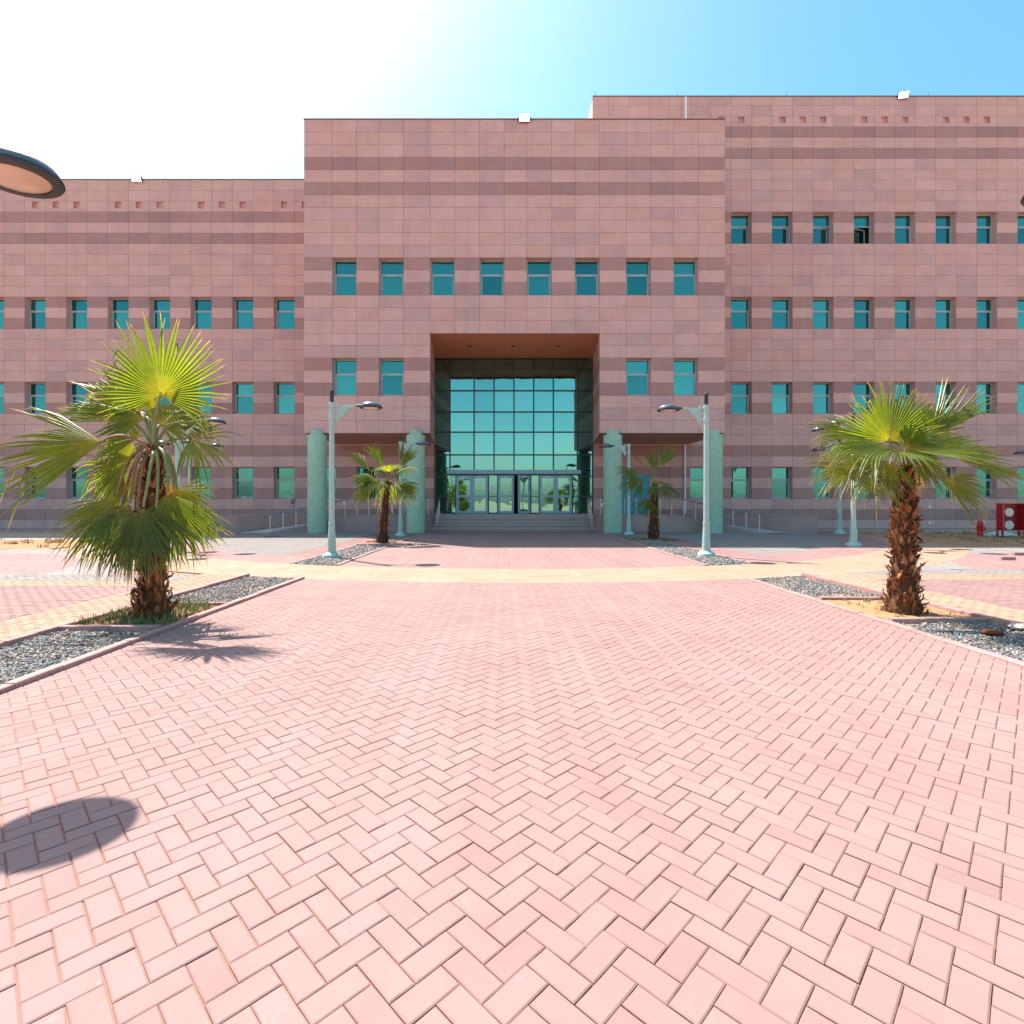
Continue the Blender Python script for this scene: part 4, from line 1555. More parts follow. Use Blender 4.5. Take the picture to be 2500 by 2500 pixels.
def arm_parts(ang):
    """bracket, gusset arm and head for one direction, as meshes in the lamp's own space"""
    R = Matrix.Rotation(ang, 4, 'Z')
    out = []
    b = MB()
    b.box(0.155, 0.205, -0.022, 0.022, 3.80, 4.36, 0, R)
    for z in (4.28, 3.93):
        b.tube([R @ Vector((0.05, 0, z)), R @ Vector((0.17, 0, z))], 0.016, 8)
    # gusset plate with a curved lower edge
    n = 10
    up, lo = [], []
    for i in range(n + 1):
        t = i / n
        x = 0.205 + 0.50 * t
        up.append((x, 4.27 + 0.02 * t))
        lo.append((x, 3.86 + (4.27 - 3.86) * (1 - (1 - t) ** 2.2) + 0.0 * t))
    for i in range(n):
        for sgn in (-1, 1):
            y = 0.010 * sgn
            q = [R @ Vector((up[i][0], y, up[i][1])), R @ Vector((up[i + 1][0], y, up[i + 1][1])), R @ Vector((lo[i + 1][0], y, lo[i + 1][1] - 0.0)), R @ Vector((lo[i][0], y, lo[i][1]))]
            b.quad(q if sgn > 0 else q[::-1])
    b.tube([R @ Vector((x, 0, z)) for x, z in lo] + [R @ Vector((0.80, 0, 4.285))], 0.017, 8)
    b.tube([R @ Vector((x, 0, z)) for x, z in up], 0.012, 6)
    out.append(('arm', b.mesh('arm', LAMPP)))
    b = MB()
    b.tube([R @ Vector((0.70, 0, 4.28)), R @ Vector((0.86, 0, 4.285))], 0.034, 12)
    out.append(('coupling', b.mesh('coupling', BLACKP, True)))
    c = Vector((1.10, 0, 0))
    b = MB()
    b.lathe([(0.275, HZL), (0.272, HZL + 0.03), (0.24, HZL + 0.07), (0.18, HZL + 0.11), (0.10, HZL + 0.135), (0.03, HZL + 0.142)], 32, sx=1.08, sy=0.98)
    b.v = [tuple(R @ (Vector(v) + c)) for v in b.v]
    out.append(('lamp_head', b.mesh('lamp_head', HEADT, True)))
    b = MB()
    b.lathe([(0.255, HZL - 0.002), (0.292, HZL - 0.004), (0.297, HZL - 0.025), (0.285, HZL - 0.045), (0.222, HZL - 0.048), (0.216, HZL - 0.03)], 36, sx=1.08, sy=0.98, cap=False)
    b.v = [tuple(R @ (Vector(v) + c)) for v in b.v]
    out.append(('rim', b.mesh('rim', BLACKP, True)))
    b = MB()
    b.lathe([(0.219, HZL - 0.034), (0.19, HZL - 0.055), (0.12, HZL - 0.072), (0.03, HZL - 0.078)], 32, sx=1.08, sy=0.98)
    b.f = [f_[::-1] for f_ in b.f]
    b.v = [tuple(R @ (Vector(v) + c)) for v in b.v]
    out.append(('lens', b.mesh('lens', LENS, True)))
    return out


def lamp(angs, loc, rotz, label, group):
    t = thing('street_lamp', label, 'lamp post', loc, rotz, group)
    b = MB()
    b.lathe([(0.245, 0), (0.245, 0.075), (0.235, 0.09), (0.14, 0.155), (0.122, 0.165)], 28)
    link('base', b.mesh('base', LAMPP, True), t)
    b = MB()
    b.lathe([(0.122, 0.16), (0.108, 0.45), (0.092, 0.80), (0.085, 0.90), (0.095, 0.905), (0.095, 0.935), (0.084, 0.94), (0.084, 0.955), (0.092, 0.96), (0.092, 0.985), (0.080, 0.99)], 16)
    link('sleeve', b.mesh('sleeve', LAMPP, True), t)
    b = MB()
    b.box(-0.045, 0.045, -0.128, -0.085, 0.36, 0.62)
    link('access_door', b.mesh('access_door', LAMPP), t)
    for k in range(4):
        b = MB()
        b.lathe([(0.018, 0.10), (0.018, 0.135), (0.008, 0.137), (0.008, 0.155)], 6)
        link('bolt', b.mesh('bolt', STEEL), t, (0.19 * math.cos(0.785 + k * 1.571), 0.19 * math.sin(0.785 + k * 1.571), 0))
    b = MB()
    b.lathe([(0.079, 0.98), (0.066, 4.37)], 20)
    link('pole', b.mesh('pole', LAMPP, True), t)
    for z in (3.86, 4.22):
        b = MB()
        b.lathe([(0.072, z), (0.080, z + 0.006), (0.080, z + 0.14), (0.072, z + 0.146)], 20)
        link('collar', b.mesh('collar', LAMPP, True), t)
    b = MB()
    pr = [(0.052, 4.365)]
    for i in range(6):
        z = 4.37 + i * 0.055
        pr += [(0.055, z), (0.055, z + 0.036), (0.043, z + 0.040), (0.043, z + 0.051)]
    pr += [(0.055, 4.70), (0.045, 4.715)]
    b.lathe(pr, 18)
    link('cap', b.mesh('cap', BLACKP, True), t)
    for a in angs:
        parts = arm_parts(a)
        arm = link(parts[0][0], parts[0][1], t)
        link(parts[1][0], parts[1][1], arm)
        hd = link(parts[2][0], parts[2][1], t)
        link(parts[3][0], parts[3][1], hd)
        link(parts[4][0], parts[4][1], hd)
    return t


G1 = 'single arm lamps lining the main path'
L0 = lamp([0], (-5.04, 4.29, -0.05), 0, 'nearest street lamp, only its head showing at the upper left', G1)
dup(L0, (-4.88, 15.0, 0), 0, 'pale green street lamp on the left gravel bed in front of the column', G1)
dup(L0, (-4.83, 24.6, 0), 0, 'pale green street lamp behind the small left palm near the steps', G1)
dup(L0, (5.93, 4.55, 0), math.pi, 'street lamp cut off by the right edge, only its head tip showing', G1)
dup(L0, (5.82, 15.4, 0), math.pi, 'pale green street lamp on the right gravel bed in front of the column', G1)
dup(L0, (5.95, 25.6, 0), math.pi, 'pale green street lamp beside the small right palm near the steps', G1)
G2 = 'four arm lamps around the plaza'
Q = [math.radians(a) for a in (22, 112, 202, 292)]
L1 = lamp(Q, (-10.7, 17.4, 0), 0, 'four arm street lamp half hidden behind the left palm, nearer one', G2)
dup(L1, (-14.75, 24.9, 0), 0.1, 'four arm street lamp half hidden behind the left palm, farther one', G2)
dup(L1, (12.3, 18.8, 0), 0.2, 'four arm street lamp standing in sun just left of the right palm trunk', G2)
dup(L1, (16.65, 26.5, 0), 0.15, 'four arm street lamp standing in building shade left of the right palm', G2)
dup(L1, (28.6, 28.0, 0), 0.1, 'four arm street lamp at the far right edge above the red cabinet', G2)


# ------------------------------------------------------------------ palms
def fan(L, nseg, spread, hub, axis, normal, droop, r_, split=0.5, cup=0.25, tipdroop=0.5, ragged=0.12, fold=0.8, torn=0.07):
    """one fan leaf: pleated segments joined near the hub, free and drooping towards the tips"""
    b = MB()
    X = Vector(axis).normalized()
    N = Vector(normal)
    N = (N - X * N.dot(X)).normalized()
    Yv = N.cross(X)
    hub = Vector(hub)
    da = spread / nseg
    rs = [0.03, 0.14, 0.28, split, 0.56, 0.70, 0.84, 0.94, 1.0]
    for k in range(nseg):
        a = -spread / 2 + (k + 0.5) * da
        Ls = L * (0.72 + 0.28 * math.cos(a * 0.75)) * r_.uniform(1 - ragged, 1 + ragged * 0.4)
        td = tipdroop * r_.uniform(0.3, 1.5)
        tw = r_.gauss(0, 0.10)
        sw = r_.gauss(0, 0.05)
        kink = r_.random() < 0.2
        if r_.random() < torn:
            continue
        if r_.random() < torn * 1.6:
            Ls *= r_.uniform(0.55, 0.85)
        for half in (-1, 1):
            rows = []
            for ti in rs:
                r = ti * Ls
                wid = math.tan(da / 2) * r if ti <= split else math.tan(da / 2) * split * Ls * max(0.03, (1 - ((ti - split) / (1 - split)) ** 1.7)) * 1.0
                free = max(0.0, (ti - split) / (1 - split))
                aa = a + sw * free
                for edge in (0, 1):
                    w = wid * edge * half
                    ca, sa = math.cos(aa), math.sin(aa)
                    lx, ly = ca * r - sa * w, sa * r + ca * w
                    lz = (fold * wid * (0.5 if edge == 0 else -0.5)) + cup * (abs(a) / 1.6) ** 2 * r * 0.55
                    lz += tw * free * w
                    p = hub + X * lx + Yv * ly + N * lz
                    drop = droop * r * r + td * L * (free ** 2.2) * 0.42
                    if kink and free > 0.45:
                        drop += (free - 0.45) * L * 0.5
                        p = p - (X * ca + Yv * sa) * (free - 0.45) * L * 0.28
                    p.z -= drop
                    rows.append((p, ti))
            i = len(b.v)
            b.v += [tuple(p) for p, _ in rows]
            b.t += [t_ for _, t_ in rows]
            for j in range(len(rs) - 1):
                q = (i + 2 * j, i + 2 * j + 2, i + 2 * j + 3, i + 2 * j + 1)
                b.f.append(q if half > 0 else q[::-1])
                b.m.append(0)
    return b


def bez(p0, p1, p2, n=9):
    p0, p1, p2 = Vector(p0), Vector(p1), Vector(p2)
    return [p0 * (1 - t) ** 2 + p1 * 2 * t * (1 - t) + p2 * t * t for t in [i / (n - 1) for i in range(n)]]


def palm(name, label, base, prof, lean, fronds, seed, scale=1.0, nscale=170, group=None):
    """prof: trunk radius by height; fronds in metres from the trunk base"""
    r_ = random.Random(seed)
    t = thing(name, label, 'palm tree', (*base, 0), 0, group)
    hgt = prof[-1][1]
    b = MB()
    pts, rad = [], []
    for i in range(25):
        z = -0.05 + (hgt + 0.05) * i / 24
        rr = np.interp(z, [q[1] for q in prof], [q[0] for q in prof])
        pts.append((lean[0] * (max(z, 0) / hgt) ** 1.3, lean[1] * (z / hgt), z))
        rad.append(float(rr) * 0.86 * r_.uniform(0.94, 1.06))
    b.tube(pts, rad, 18)
    tr = link('trunk', b.mesh('trunk', BARK, True), t)
    # old leaf bases, curled and broken
    s = MB()
    for i in range(nscale):
        z = hgt * ((i + 0.5) / nscale) ** 0.95
        a = i * 2.39996 + r_.gauss(0, 0.25)
        rr = float(np.interp(z, [q[1] for q in prof], [q[0] for q in prof])) * 0.84
        l = r_.uniform(0.07, 0.17) * scale * (1.1 if z < hgt * 0.35 else 0.85)
        w = r_.uniform(0.020, 0.044) * scale
        out = r_.uniform(0.05, 0.45) if r_.random() < 0.85 else r_.uniform(0.6, 1.3)
        up = 1 if r_.random() < 0.93 else -0.4
        cx_, cy_ = lean[0] * (z / hgt) ** 1.3, lean[1] * (z / hgt)
        er, et = Vector((math.cos(a), math.sin(a), 0)), Vector((-math.sin(a), math.cos(a), 0))
        et = (et + Vector((0, 0, r_.gauss(0, 0.55)))).normalized()
        if r_.random() < 0.3:
            er = (er + et * r_.gauss(0, 0.5)).normalized()
        d = (er * math.sin(out) + Vector((0, 0, up)) * math.cos(out)).normalized()
        o_ = Vector((cx_, cy_, z - l * 0.3)) + er * rr
        n_ = d.cross(et).normalized()
        rows = []
        for ti, wi, bo in ((0, 1.0, 0), (0.35, 0.95, 0.012), (0.65, 0.72, 0.018), (0.85, 0.5, 0.012), (1.0, r_.uniform(0.1, 0.42), -0.008)):
            c = o_ + d * l * ti + er * bo * scale
            rows.append((c - et * w * wi + n_ * 0.2 * w, c + er * 0.014 * scale, c + et * w * wi + n_ * 0.2 * w))
        k = len(s.v)
        for q in rows:
            s.v += [tuple(q[0]), tuple(q[1]), tuple(q[2])]
        for j in range(4):
            s.f += [(k + 3 * j, k + 3 * j + 1, k + 3 * j + 4, k + 3 * j + 3), (k + 3 * j + 1, k + 3 * j + 2, k + 3 * j + 5, k + 3 * j + 4)]
            s.m += [0, 0]
        # loose fibres
        for _ in range(3):
            f0 = o_ + d * l * r_.uniform(0.2, 0.9)
            fd = (d + Vector((r_.gauss(0, 0.7), r_.gauss(0, 0.7), r_.gauss(0, 0.5)))).normalized() * r_.uniform(0.04, 0.12) * scale
            e_ = et * 0.0022
            k = len(s.v)
            s.v += [tuple(f0 - e_), tuple(f0 + e_), tuple(f0 + fd * 0.6 + e_ * 0.7), tuple(f0 + fd + Vector((0, 0, -0.015)))]
            s.f.append((k, k + 1, k + 2, k + 3))
            s.m.append(0)
    link('leaf_bases', s.mesh('leaf_bases', SCALE), tr, kind='stuff')
    for q in fronds:
        hub, axis, nrm, L = q['hub'], q['axis'], q['n'], q['L']
        fb = fan(L, q.get('seg', 40), math.radians(q.get('spread', 210)), hub, axis, nrm, q.get('droop', 0.1), r_, q.get('split', 0.52), q.get('cup', 0.25), q.get('td', 0.4), q.get('rag', 0.12), 0.8, q.get('torn', 0.07))
        old = q.get('old', False)
        fo = link('frond', fb.mesh('frond', LEAFX if q.get('dead') else (LEAFD if old else LEAF)), t)
        root = q.get('root', (lean[0], lean[1], hgt - 0.03))
        mid = q.get('mid') or ((root[0] + hub[0]) / 2, (root[1] + hub[1]) / 2, max(root[2], hub[2]) + 0.05)
        pb = MB()
        pp = bez(root, mid, hub, 10)
        pb.tube(pp, [0.024 - 0.010 * i / 9 for i in range(10)] if scale >= 1 else [0.015 - 0.007 * i / 9 for i in range(10)], 7)
        link('petiole', pb.mesh('petiole', PETID if q.get('brown') else PETI, True), fo)
    return t


def hubs(base, d0):
    """pixel of the photograph -> offset from the trunk base, at a depth near the trunk"""
    def f_(px_, py_, dy=0.0):
        Y = base[1] + dy
        return ((px_ - CX) * Y / F - base[0], dy, H + (CY - py_) * Y / F)
    return f_


bL = (-4.66, 7.02)
h = hubs(bL, 0)
FL = [
    dict(hub=h(392, 963, -0.12), axis=(0.06, -0.10, 1), n=(0.05, -1, -0.12), L=1.08, spread=244, seg=46, droop=0.0, td=0.10, cup=0.10, split=0.46, mid=h(372, 1030, -0.05), rag=0.08, torn=0.0),
    dict(hub=h(335, 1012, 0.22), axis=(-0.80, 0.15, 0.85), n=(0.30, -0.95, 0.25), L=1.10, spread=120, seg=30, droop=0.04, td=0.15),
    dict(hub=h(355, 1020, 0.12), axis=(-0.95, 0.0, -0.10), n=(0.1, -0.9, 0.45), L=0.78, spread=90, seg=20, droop=0.10, td=0.3),
    dict(hub=h(247, 1078, -0.25), axis=(-1, -0.15, -0.17), n=(0.0, -0.93, 0.38), L=1.36, spread=88, seg=28, droop=0.02, td=0.14, mid=h(300, 1040, -0.1), brown=True),
    dict(hub=h(468, 1073, 0.10), axis=(1, 0.10, -0.05), n=(0, -0.80, 0.6), L=0.76, spread=200, seg=32, droop=0.22, td=0.55, split=0.42),
    dict(hub=h(440, 1035, 0.2), axis=(0.75, 0.2, 0.5), n=(-0.2, -0.85, 0.45), L=0.55, spread=170, seg=26, droop=0.35, td=0.7),
    dict(hub=h(285, 1212, -0.30), axis=(-0.62, -0.2, -0.75), n=(-0.2, -0.95, 0.25), L=1.0, spread=95, seg=30, droop=0.05, td=0.15, mid=h(312, 1075, -0.15), brown=True),
    dict(hub=h(318, 1228, -0.38), axis=(-0.42, -0.15, -1), n=(-0.1, -0.98, 0.15), L=1.02, spread=85, seg=28, droop=0.0, td=0.1, old=True, mid=h(325, 1085, -0.25), brown=True),
    dict(hub=h(350, 1238, -0.46), axis=(0.0, -0.1, -1), n=(0, -1, 0.12), L=0.90, spread=100, seg=30, droop=0.0, td=0.08, old=True, mid=h(374, 1105, -0.34)),
    dict(hub=h(410, 1203, -0.24), axis=(0.25, -0.2, -1), n=(0.2, -0.95, 0.25), L=0.98, spread=110, seg=32, droop=0.0, td=0.15, mid=h(410, 1075, -0.15)),
    dict(hub=h(432, 1195, 0.05), axis=(0.75, -0.1, -0.65), n=(0.2, -0.85, 0.5), L=0.55, spread=180, seg=28, droop=0.25, td=0.5, mid=h(425, 1090, 0.0)),
    dict(hub=h(300, 1150, 0.28), axis=(-0.75, 0.2, -0.55), n=(0.35, -0.9, 0.3), L=0.85, spread=130, seg=28, droop=0.12, td=0.4, mid=h(332, 1075, 0.1), brown=True),
    dict(hub=h(330, 1085, 0.30), axis=(-0.72, 0.25, -0.6), n=(0.25, -0.9, 0.4), L=0.92, spread=110, seg=26, droop=0.12, td=0.4),
    dict(hub=h(395, 1235, 0.28), axis=(0.2, 0.2, -1), n=(0.2, 0.95, 0.3), L=0.85, spread=150, seg=28, droop=0.03, td=0.25, old=True, mid=h(395, 1110, 0.25)),
    dict(hub=h(330, 1245, 0.20), axis=(-0.35, 0.1, -1), n=(-0.4, -0.85, 0.3), L=0.85, spread=140, seg=28, droop=0.03, td=0.25, old=True, mid=h(330, 1120, 0.1)),
    dict(hub=h(300, 1232, -0.15), axis=(-0.5, -0.1, -0.9), n=(-0.2, -0.95, 0.2), L=0.98, spread=100, seg=28, droop=0.02, td=0.15, old=True, mid=h(322, 1090, -0.05), brown=True),
    dict(hub=h(337, 1250, -0.28), axis=(-0.15, -0.1, -1), n=(0.1, -0.98, 0.15), L=0.88, spread=100, seg=28, droop=0.0, td=0.12, old=True, mid=h(340, 1110, -0.2), brown=True),
    dict(hub=h(382, 1240, -0.36), axis=(0.12, -0.15, -1), n=(0.1, -0.98, 0.15), L=0.90, spread=100, seg=28, droop=0.0, td=0.12, old=True, mid=h(392, 1095, -0.25)),
    dict(hub=h(428, 1222, -0.05), axis=(0.30, 0.0, -1), n=(0.3, -0.9, 0.2), L=0.85, spread=110, seg=28, droop=0.0, td=0.2, old=True, mid=h(420, 1085, 0.0)),
    dict(hub=h(300, 1030, 0.30), axis=(-0.75, 0.2, 0.70), n=(0.3, -0.9, 0.3), L=0.95, spread=100, seg=26, droop=0.04, td=0.18),
    dict(hub=h(345, 1065, 0.22), axis=(-0.9, 0.1, 0.15), n=(0.1, -0.9, 0.4), L=0.72, spread=110, seg=24, droop=0.1, td=0.35),
    dict(hub=h(352, 1140, 0.12), axis=(-0.35, 0.2, -0.9), n=(-0.4, -0.85, 0.3), L=0.62, spread=110, seg=22, droop=0.05, td=0.4, dead=True, brown=True, rag=0.3),
    dict(hub=h(398, 1175, 0.18), axis=(0.15, 0.2, -1), n=(0.3, -0.9, 0.2), L=0.70, spread=110, seg=22, droop=0.02, td=0.3, dead=True, brown=True, rag=0.3),
    dict(hub=h(325, 1120, 0.10), axis=(-0.85, 0.0, -0.45), n=(0.1, -0.9, 0.4), L=0.78, spread=100, seg=24, droop=0.08, td=0.3, mid=h(345, 1060, 0.05)),
    dict(hub=h(372, 1000, 0.08), axis=(-0.30, 0.05, 0.95), n=(-0.2, -1, 0.1), L=0.78, spread=130, seg=26, droop=0.08, td=0.3),
    dict(hub=h(392, 1040, 0.12), axis=(0.35, 0.2, 0.5), n=(0.1, -0.95, 0.35), L=0.62, spread=210, seg=34, droop=0.25, td=0.6),
]
palm('fan_palm', 'fan palm at the left with a bright backlit leaf and hanging old fronds', bL,
     [(0.245, 0), (0.225, 0.18), (0.165, 0.45), (0.155, 0.9), (0.15, 1.3), (0.125, 1.7), (0.105, 2.0), (0.075, 2.28)], (0.03, 0), FL, 11, 1.0, 330, 'large fan palms beside the path')
bR = (5.55, 7.42)
h = hubs(bR, 0)
FR_ = [
    dict(hub=h(2172, 1075, -0.15), axis=(-0.02, -0.05, 1), n=(0, -1, 0.05), L=0.88, spread=190, seg=40, droop=0.0, td=0.08, cup=0.1, split=0.52, torn=0.0),
    dict(hub=h(2272, 1068, 0.05), axis=(0.74, 0.1, 0.72), n=(-0.45, -0.80, 0.35), L=1.12, spread=46, seg=18, droop=0.0, td=0.06, split=0.6, cup=0.0),
    dict(hub=h(2272, 1066, 0.10), axis=(0.25, 0.1, 0.95), n=(-0.2, -0.95, 0.1), L=0.66, spread=120, seg=26, droop=0.06, td=0.2),
    dict(hub=h(2226, 1100, -0.40), axis=(1, -0.10, 0.22), n=(-0.12, -0.45, 0.9), L=0.98, spread=130, seg=34, droop=0.02, td=0.15),
    dict(hub=h(2335, 1120, -0.1), axis=(1, 0.05, -0.02), n=(0, -0.75, 0.65), L=0.98, spread=95, seg=30, droop=0.03, td=0.16),
    dict(hub=h(2305, 1172, -0.1), axis=(0.80, -0.1, -0.38), n=(0.3, -0.9, 0.35), L=0.72, spread=110, seg=30, droop=0.06, td=0.28, old=True, brown=True),
    dict(hub=h(2125, 1062, 0.15), axis=(-1, 0.1, 0.10), n=(0, -0.6, 0.8), L=0.92, spread=130, seg=30, droop=0.04, td=0.25),
    dict(hub=h(2090, 1135, -0.2), axis=(-0.92, -0.15, -0.28), n=(0, -0.75, 0.65), L=0.76, spread=90, seg=30, droop=0.03, td=0.18),
    dict(hub=h(2143, 1163, -0.32), axis=(-0.60, -0.35, -0.38), n=(-0.1, -0.85, 0.5), L=0.56, spread=200, seg=36, droop=0.18, td=0.5, old=True, rag=0.25),
    dict(hub=h(2165, 1088, -0.42), axis=(-1, -0.2, 0.02), n=(0, -0.55, 0.85), L=0.98, spread=100, seg=26, droop=0.12, td=0.4),
    dict(hub=h(2262, 1078, 0.3), axis=(0.4, 0.4, 0.6), n=(-0.2, -0.85, 0.45), L=0.72, spread=200, seg=32, droop=0.2, td=0.5),
    dict(hub=h(2262, 1125, 0.25), axis=(0.85, 0.4, -0.25), n=(0.3, -0.8, 0.5), L=0.66, spread=130, seg=28, droop=0.10, td=0.35, old=True),
    dict(hub=h(2245, 1125, -0.35), axis=(0.45, -0.35, -0.80), n=(0.2, -0.88, 0.4), L=0.50, spread=130, seg=22, droop=0.15, td=0.4, old=True),
    dict(hub=h(2198, 1103, -0.45), axis=(-0.30, -0.6, -0.10), n=(0, -0.6, 0.8), L=0.58, spread=220, seg=36, droop=0.22, td=0.45),
    dict(hub=h(2140, 1100, 0.30), axis=(-0.85, 0.4, -0.05), n=(0, -0.6, 0.8), L=0.88, spread=150, seg=30, droop=0.2, td=0.5),
    dict(hub=h(2235, 1150, 0.15), axis=(0.35, 0.2, -0.9), n=(0.3, -0.9, 0.2), L=0.42, spread=120, seg=22, droop=0.05, td=0.5, dead=True, brown=True, rag=0.3),
    dict(hub=h(2192, 1150, 0.1), axis=(-0.4, 0.1, -0.85), n=(-0.3, -0.9, 0.2), L=0.42, spread=120, seg=22, droop=0.05, td=0.5, dead=True, brown=True, rag=0.3),
    dict(hub=h(2205, 1070, 0.1), axis=(0.1, 0.2, 0.9), n=(0, -0.9, 0.3), L=0.62, spread=200, seg=34, droop=0.2, td=0.5),
    dict(hub=h(2215, 1095, -0.2), axis=(0.25, -0.4, 0.4), n=(0, -0.8, 0.55), L=0.5, spread=220, seg=34, droop=0.3, td=0.5),
    dict(hub=h(2180, 1128, -0.30), axis=(-0.65, -0.3, -0.65), n=(-0.2, -0.85, 0.45), L=0.50, spread=140, seg=24, droop=0.15, td=0.4),
]
palm('fan_palm', 'fan palm at the right with a thick scaly trunk and drooping dry-tipped fronds', bR,
     [(0.235, 0), (0.215, 0.15), (0.19, 0.35), (0.155, 0.7), (0.155, 1.1), (0.135, 1.45), (0.105, 1.75), (0.07, 2.05)], (0.04, 0), FR_, 23, 0.9, 420, 'large fan palms beside the path')


def gen_fronds(n, hz, L, seed, lean, specials=()):
    r_ = random.Random(seed)
    out = list(specials)
    for i in range(n):
        a = i * 2.39996 + r_.gauss(0, 0.2)
        el = r_.uniform(-0.5, 0.8)
        d = Vector((math.cos(a) * math.cos(el), math.sin(a) * math.cos(el), math.sin(el)))
        hub = (lean[0] + d.x * 0.35, lean[1] + d.y * 0.35, hz + d.z * 0.40)
        out.append(dict(hub=hub, axis=(d.x, d.y, d.z - 0.1), n=(-d.x * d.z, -d.y * d.z - 0.3, 0.9), L=L * r_.uniform(0.85, 1.15), spread=r_.uniform(80, 150), seg=20, droop=0.22, td=0.4, old=el < -0.2))
    return out


bA = (-4.64, 20.1)
h = hubs(bA, 0)
spA = [dict(hub=h(905, 1150, -0.1), axis=(-0.75, 0, 0.75), n=(0.6, -0.3, 0.7), L=1.2, spread=70, seg=20, droop=0.05, td=0.1),
       dict(hub=h(935, 1140, -0.1), axis=(-0.45, 0, 0.9), n=(0.8, -0.4, 0.4), L=1.2, spread=70, seg=20, droop=0.02, td=0.1),
       dict(hub=h(975, 1140, -0.1), axis=(0.5, 0, 0.9), n=(-0.4, -0.8, 0.2), L=1.2, spread=80, seg=22, droop=0.02, td=0.1),
       dict(hub=h(905, 1198, -0.1), axis=(-0.95, -0.1, -0.35), n=(0, -0.5, 0.8), L=0.95, spread=140, seg=22, droop=0.15, td=0.3),
       dict(hub=h(915, 1168, -0.1), axis=(-1, -0.1, 0.15), n=(0, -0.4, 0.9), L=1.05, spread=110, seg=22, droop=0.12, td=0.3),
       dict(hub=h(985, 1178, -0.1), axis=(0.65, -0.1, -0.7), n=(0.4, -0.8, 0.4), L=0.8, spread=150, seg=22, droop=0.15, td=0.4)]
palm('fan_palm', 'small leaning fan palm left of the entrance between two lamp posts', bA,
     [(0.27, 0), (0.25, 0.25), (0.19, 0.6), (0.17, 1.1), (0.13, 1.7), (0.115, 2.35)], (0.22, 0), gen_fronds(8, 2.45, 0.95, 5, (0.22, 0), spA), 31, 0.9, 110, 'small fan palms near the entrance')
bB = (6.14, 22.0)
h = hubs(bB, 0)
spB = [dict(hub=h(1616, 1140, -0.1), axis=(0.42, 0, 0.95), n=(-0.5, -0.75, 0.2), L=1.22, spread=60, seg=18, droop=0.0, td=0.05),
       dict(hub=h(1578, 1140, -0.1), axis=(-0.75, 0, 0.65), n=(0.5, -0.3, 0.8), L=0.92, spread=60, seg=18, droop=0.0, td=0.1),
       dict(hub=h(1598, 1150, 0.1), axis=(0.02, 0, 1), n=(0, -1, 0.1), L=1.04, spread=70, seg=20, droop=0.0, td=0.05),
       dict(hub=h(1564, 1155, -0.2), axis=(-1, -0.1, 0.12), n=(0, -0.6, 0.8), L=1.16, spread=75, seg=24, droop=0.05, td=0.15),
       dict(hub=h(1568, 1170, -0.3), axis=(-0.9, -0.1, -0.4), n=(0, -0.8, 0.6), L=1.10, spread=120, seg=26, droop=0.08, td=0.2),
       dict(hub=h(1612, 1186, -0.1), axis=(0.8, -0.1, -0.5), n=(0.2, -0.6, 0.75), L=0.76, spread=120, seg=20, droop=0.15, td=0.3),
       dict(hub=h(1582, 1215, -0.3), axis=(-0.25, -0.1, -1), n=(0, -1, 0.2), L=0.92, spread=110, seg=22, droop=0.0, td=0.1, old=True)]
palm('fan_palm', 'small fan palm right of the entrance with leaves blown to the left', bB,
     [(0.25, 0), (0.24, 0.3), (0.20, 0.8), (0.19, 1.3), (0.14, 1.9), (0.11, 2.35)], (0.05, 0), gen_fronds(4, 2.4, 0.8, 9, (0.05, 0), spB), 37, 0.9, 120, 'small fan palms near the entrance')

# grass in the tree pits
for (x0, x1, y0, y1, n, lab, hh, par) in ((-5.35, -4.2, 6.55, 7.95, 240, '', 0.14, bedL), (5.05, 6.2, 7.0, 8.35, 34, '', 0.09, bedR), (4.98, 6.95, 21.3, 22.4, 120, '', 0.13, bedR2)):
    sp = [(rng.uniform(x0, x1), rng.uniform(y0, y1), 0.005, rng.uniform(0.3, 1.0)) for _ in range(n)]
    tufts('grass', sp, GRASSM, hh, 16, 0.07, parent=par, wid=0.004)

# ------------------------------------------------------------------ hydrant, hose cabinet and small things
hx, hy = pix(2392.5, 1311.8)
t = thing('fire_hydrant', 'red fire hydrant standing on the dry sand strip at the right', 'fire hydrant', (hx, hy, 0))
b = MB()
b.lathe([(0.17, 0), (0.17, 0.04), (0.115, 0.05), (0.11, 0.44), (0.135, 0.45), (0.135, 0.49), (0.12, 0.5), (0.12, 0.56)], 20)
link('barrel', b.mesh('barrel', RED, True), t)
b = MB()
b.lathe([(0.17, 0.565), (0.175, 0.59), (0.145, 0.61), (0.13, 0.66), (0.09, 0.72), (0.05, 0.745), (0.035, 0.75), (0.035, 0.79)], 20)
link('bonnet', b.mesh('bonnet', RED, True), t)
for a, rr, l in ((0, 0.06, 0.21), (math.pi, 0.06, 0.21), (-math.pi / 2, 0.085, 0.22)):
    b = MB()
    d = Vector((math.cos(a), math.sin(a), 0))
    b.tube([d * 0.08 + Vector((0, 0, 0.40)), d * (l - 0.05) + Vector((0, 0, 0.40)), d * (l - 0.045) + Vector((0, 0, 0.40)), d * l + Vector((0, 0, 0.40)), d * (l + 0.03) + Vector((0, 0, 0.40))], [rr * 0.8, rr * 0.8, rr * 1.1, rr * 1.1, rr * 0.35], 14)
    link('outlet', b.mesh('outlet', RED, True), t)
b = MB()
b.tube([(0.16, -0.02, 0.36), (0.19, -0.03, 0.25), (0.15, -0.05, 0.17), (0.11, -0.06, 0.24)], 0.008, 6)
link('chain', b.mesh('chain', STEEL), t)

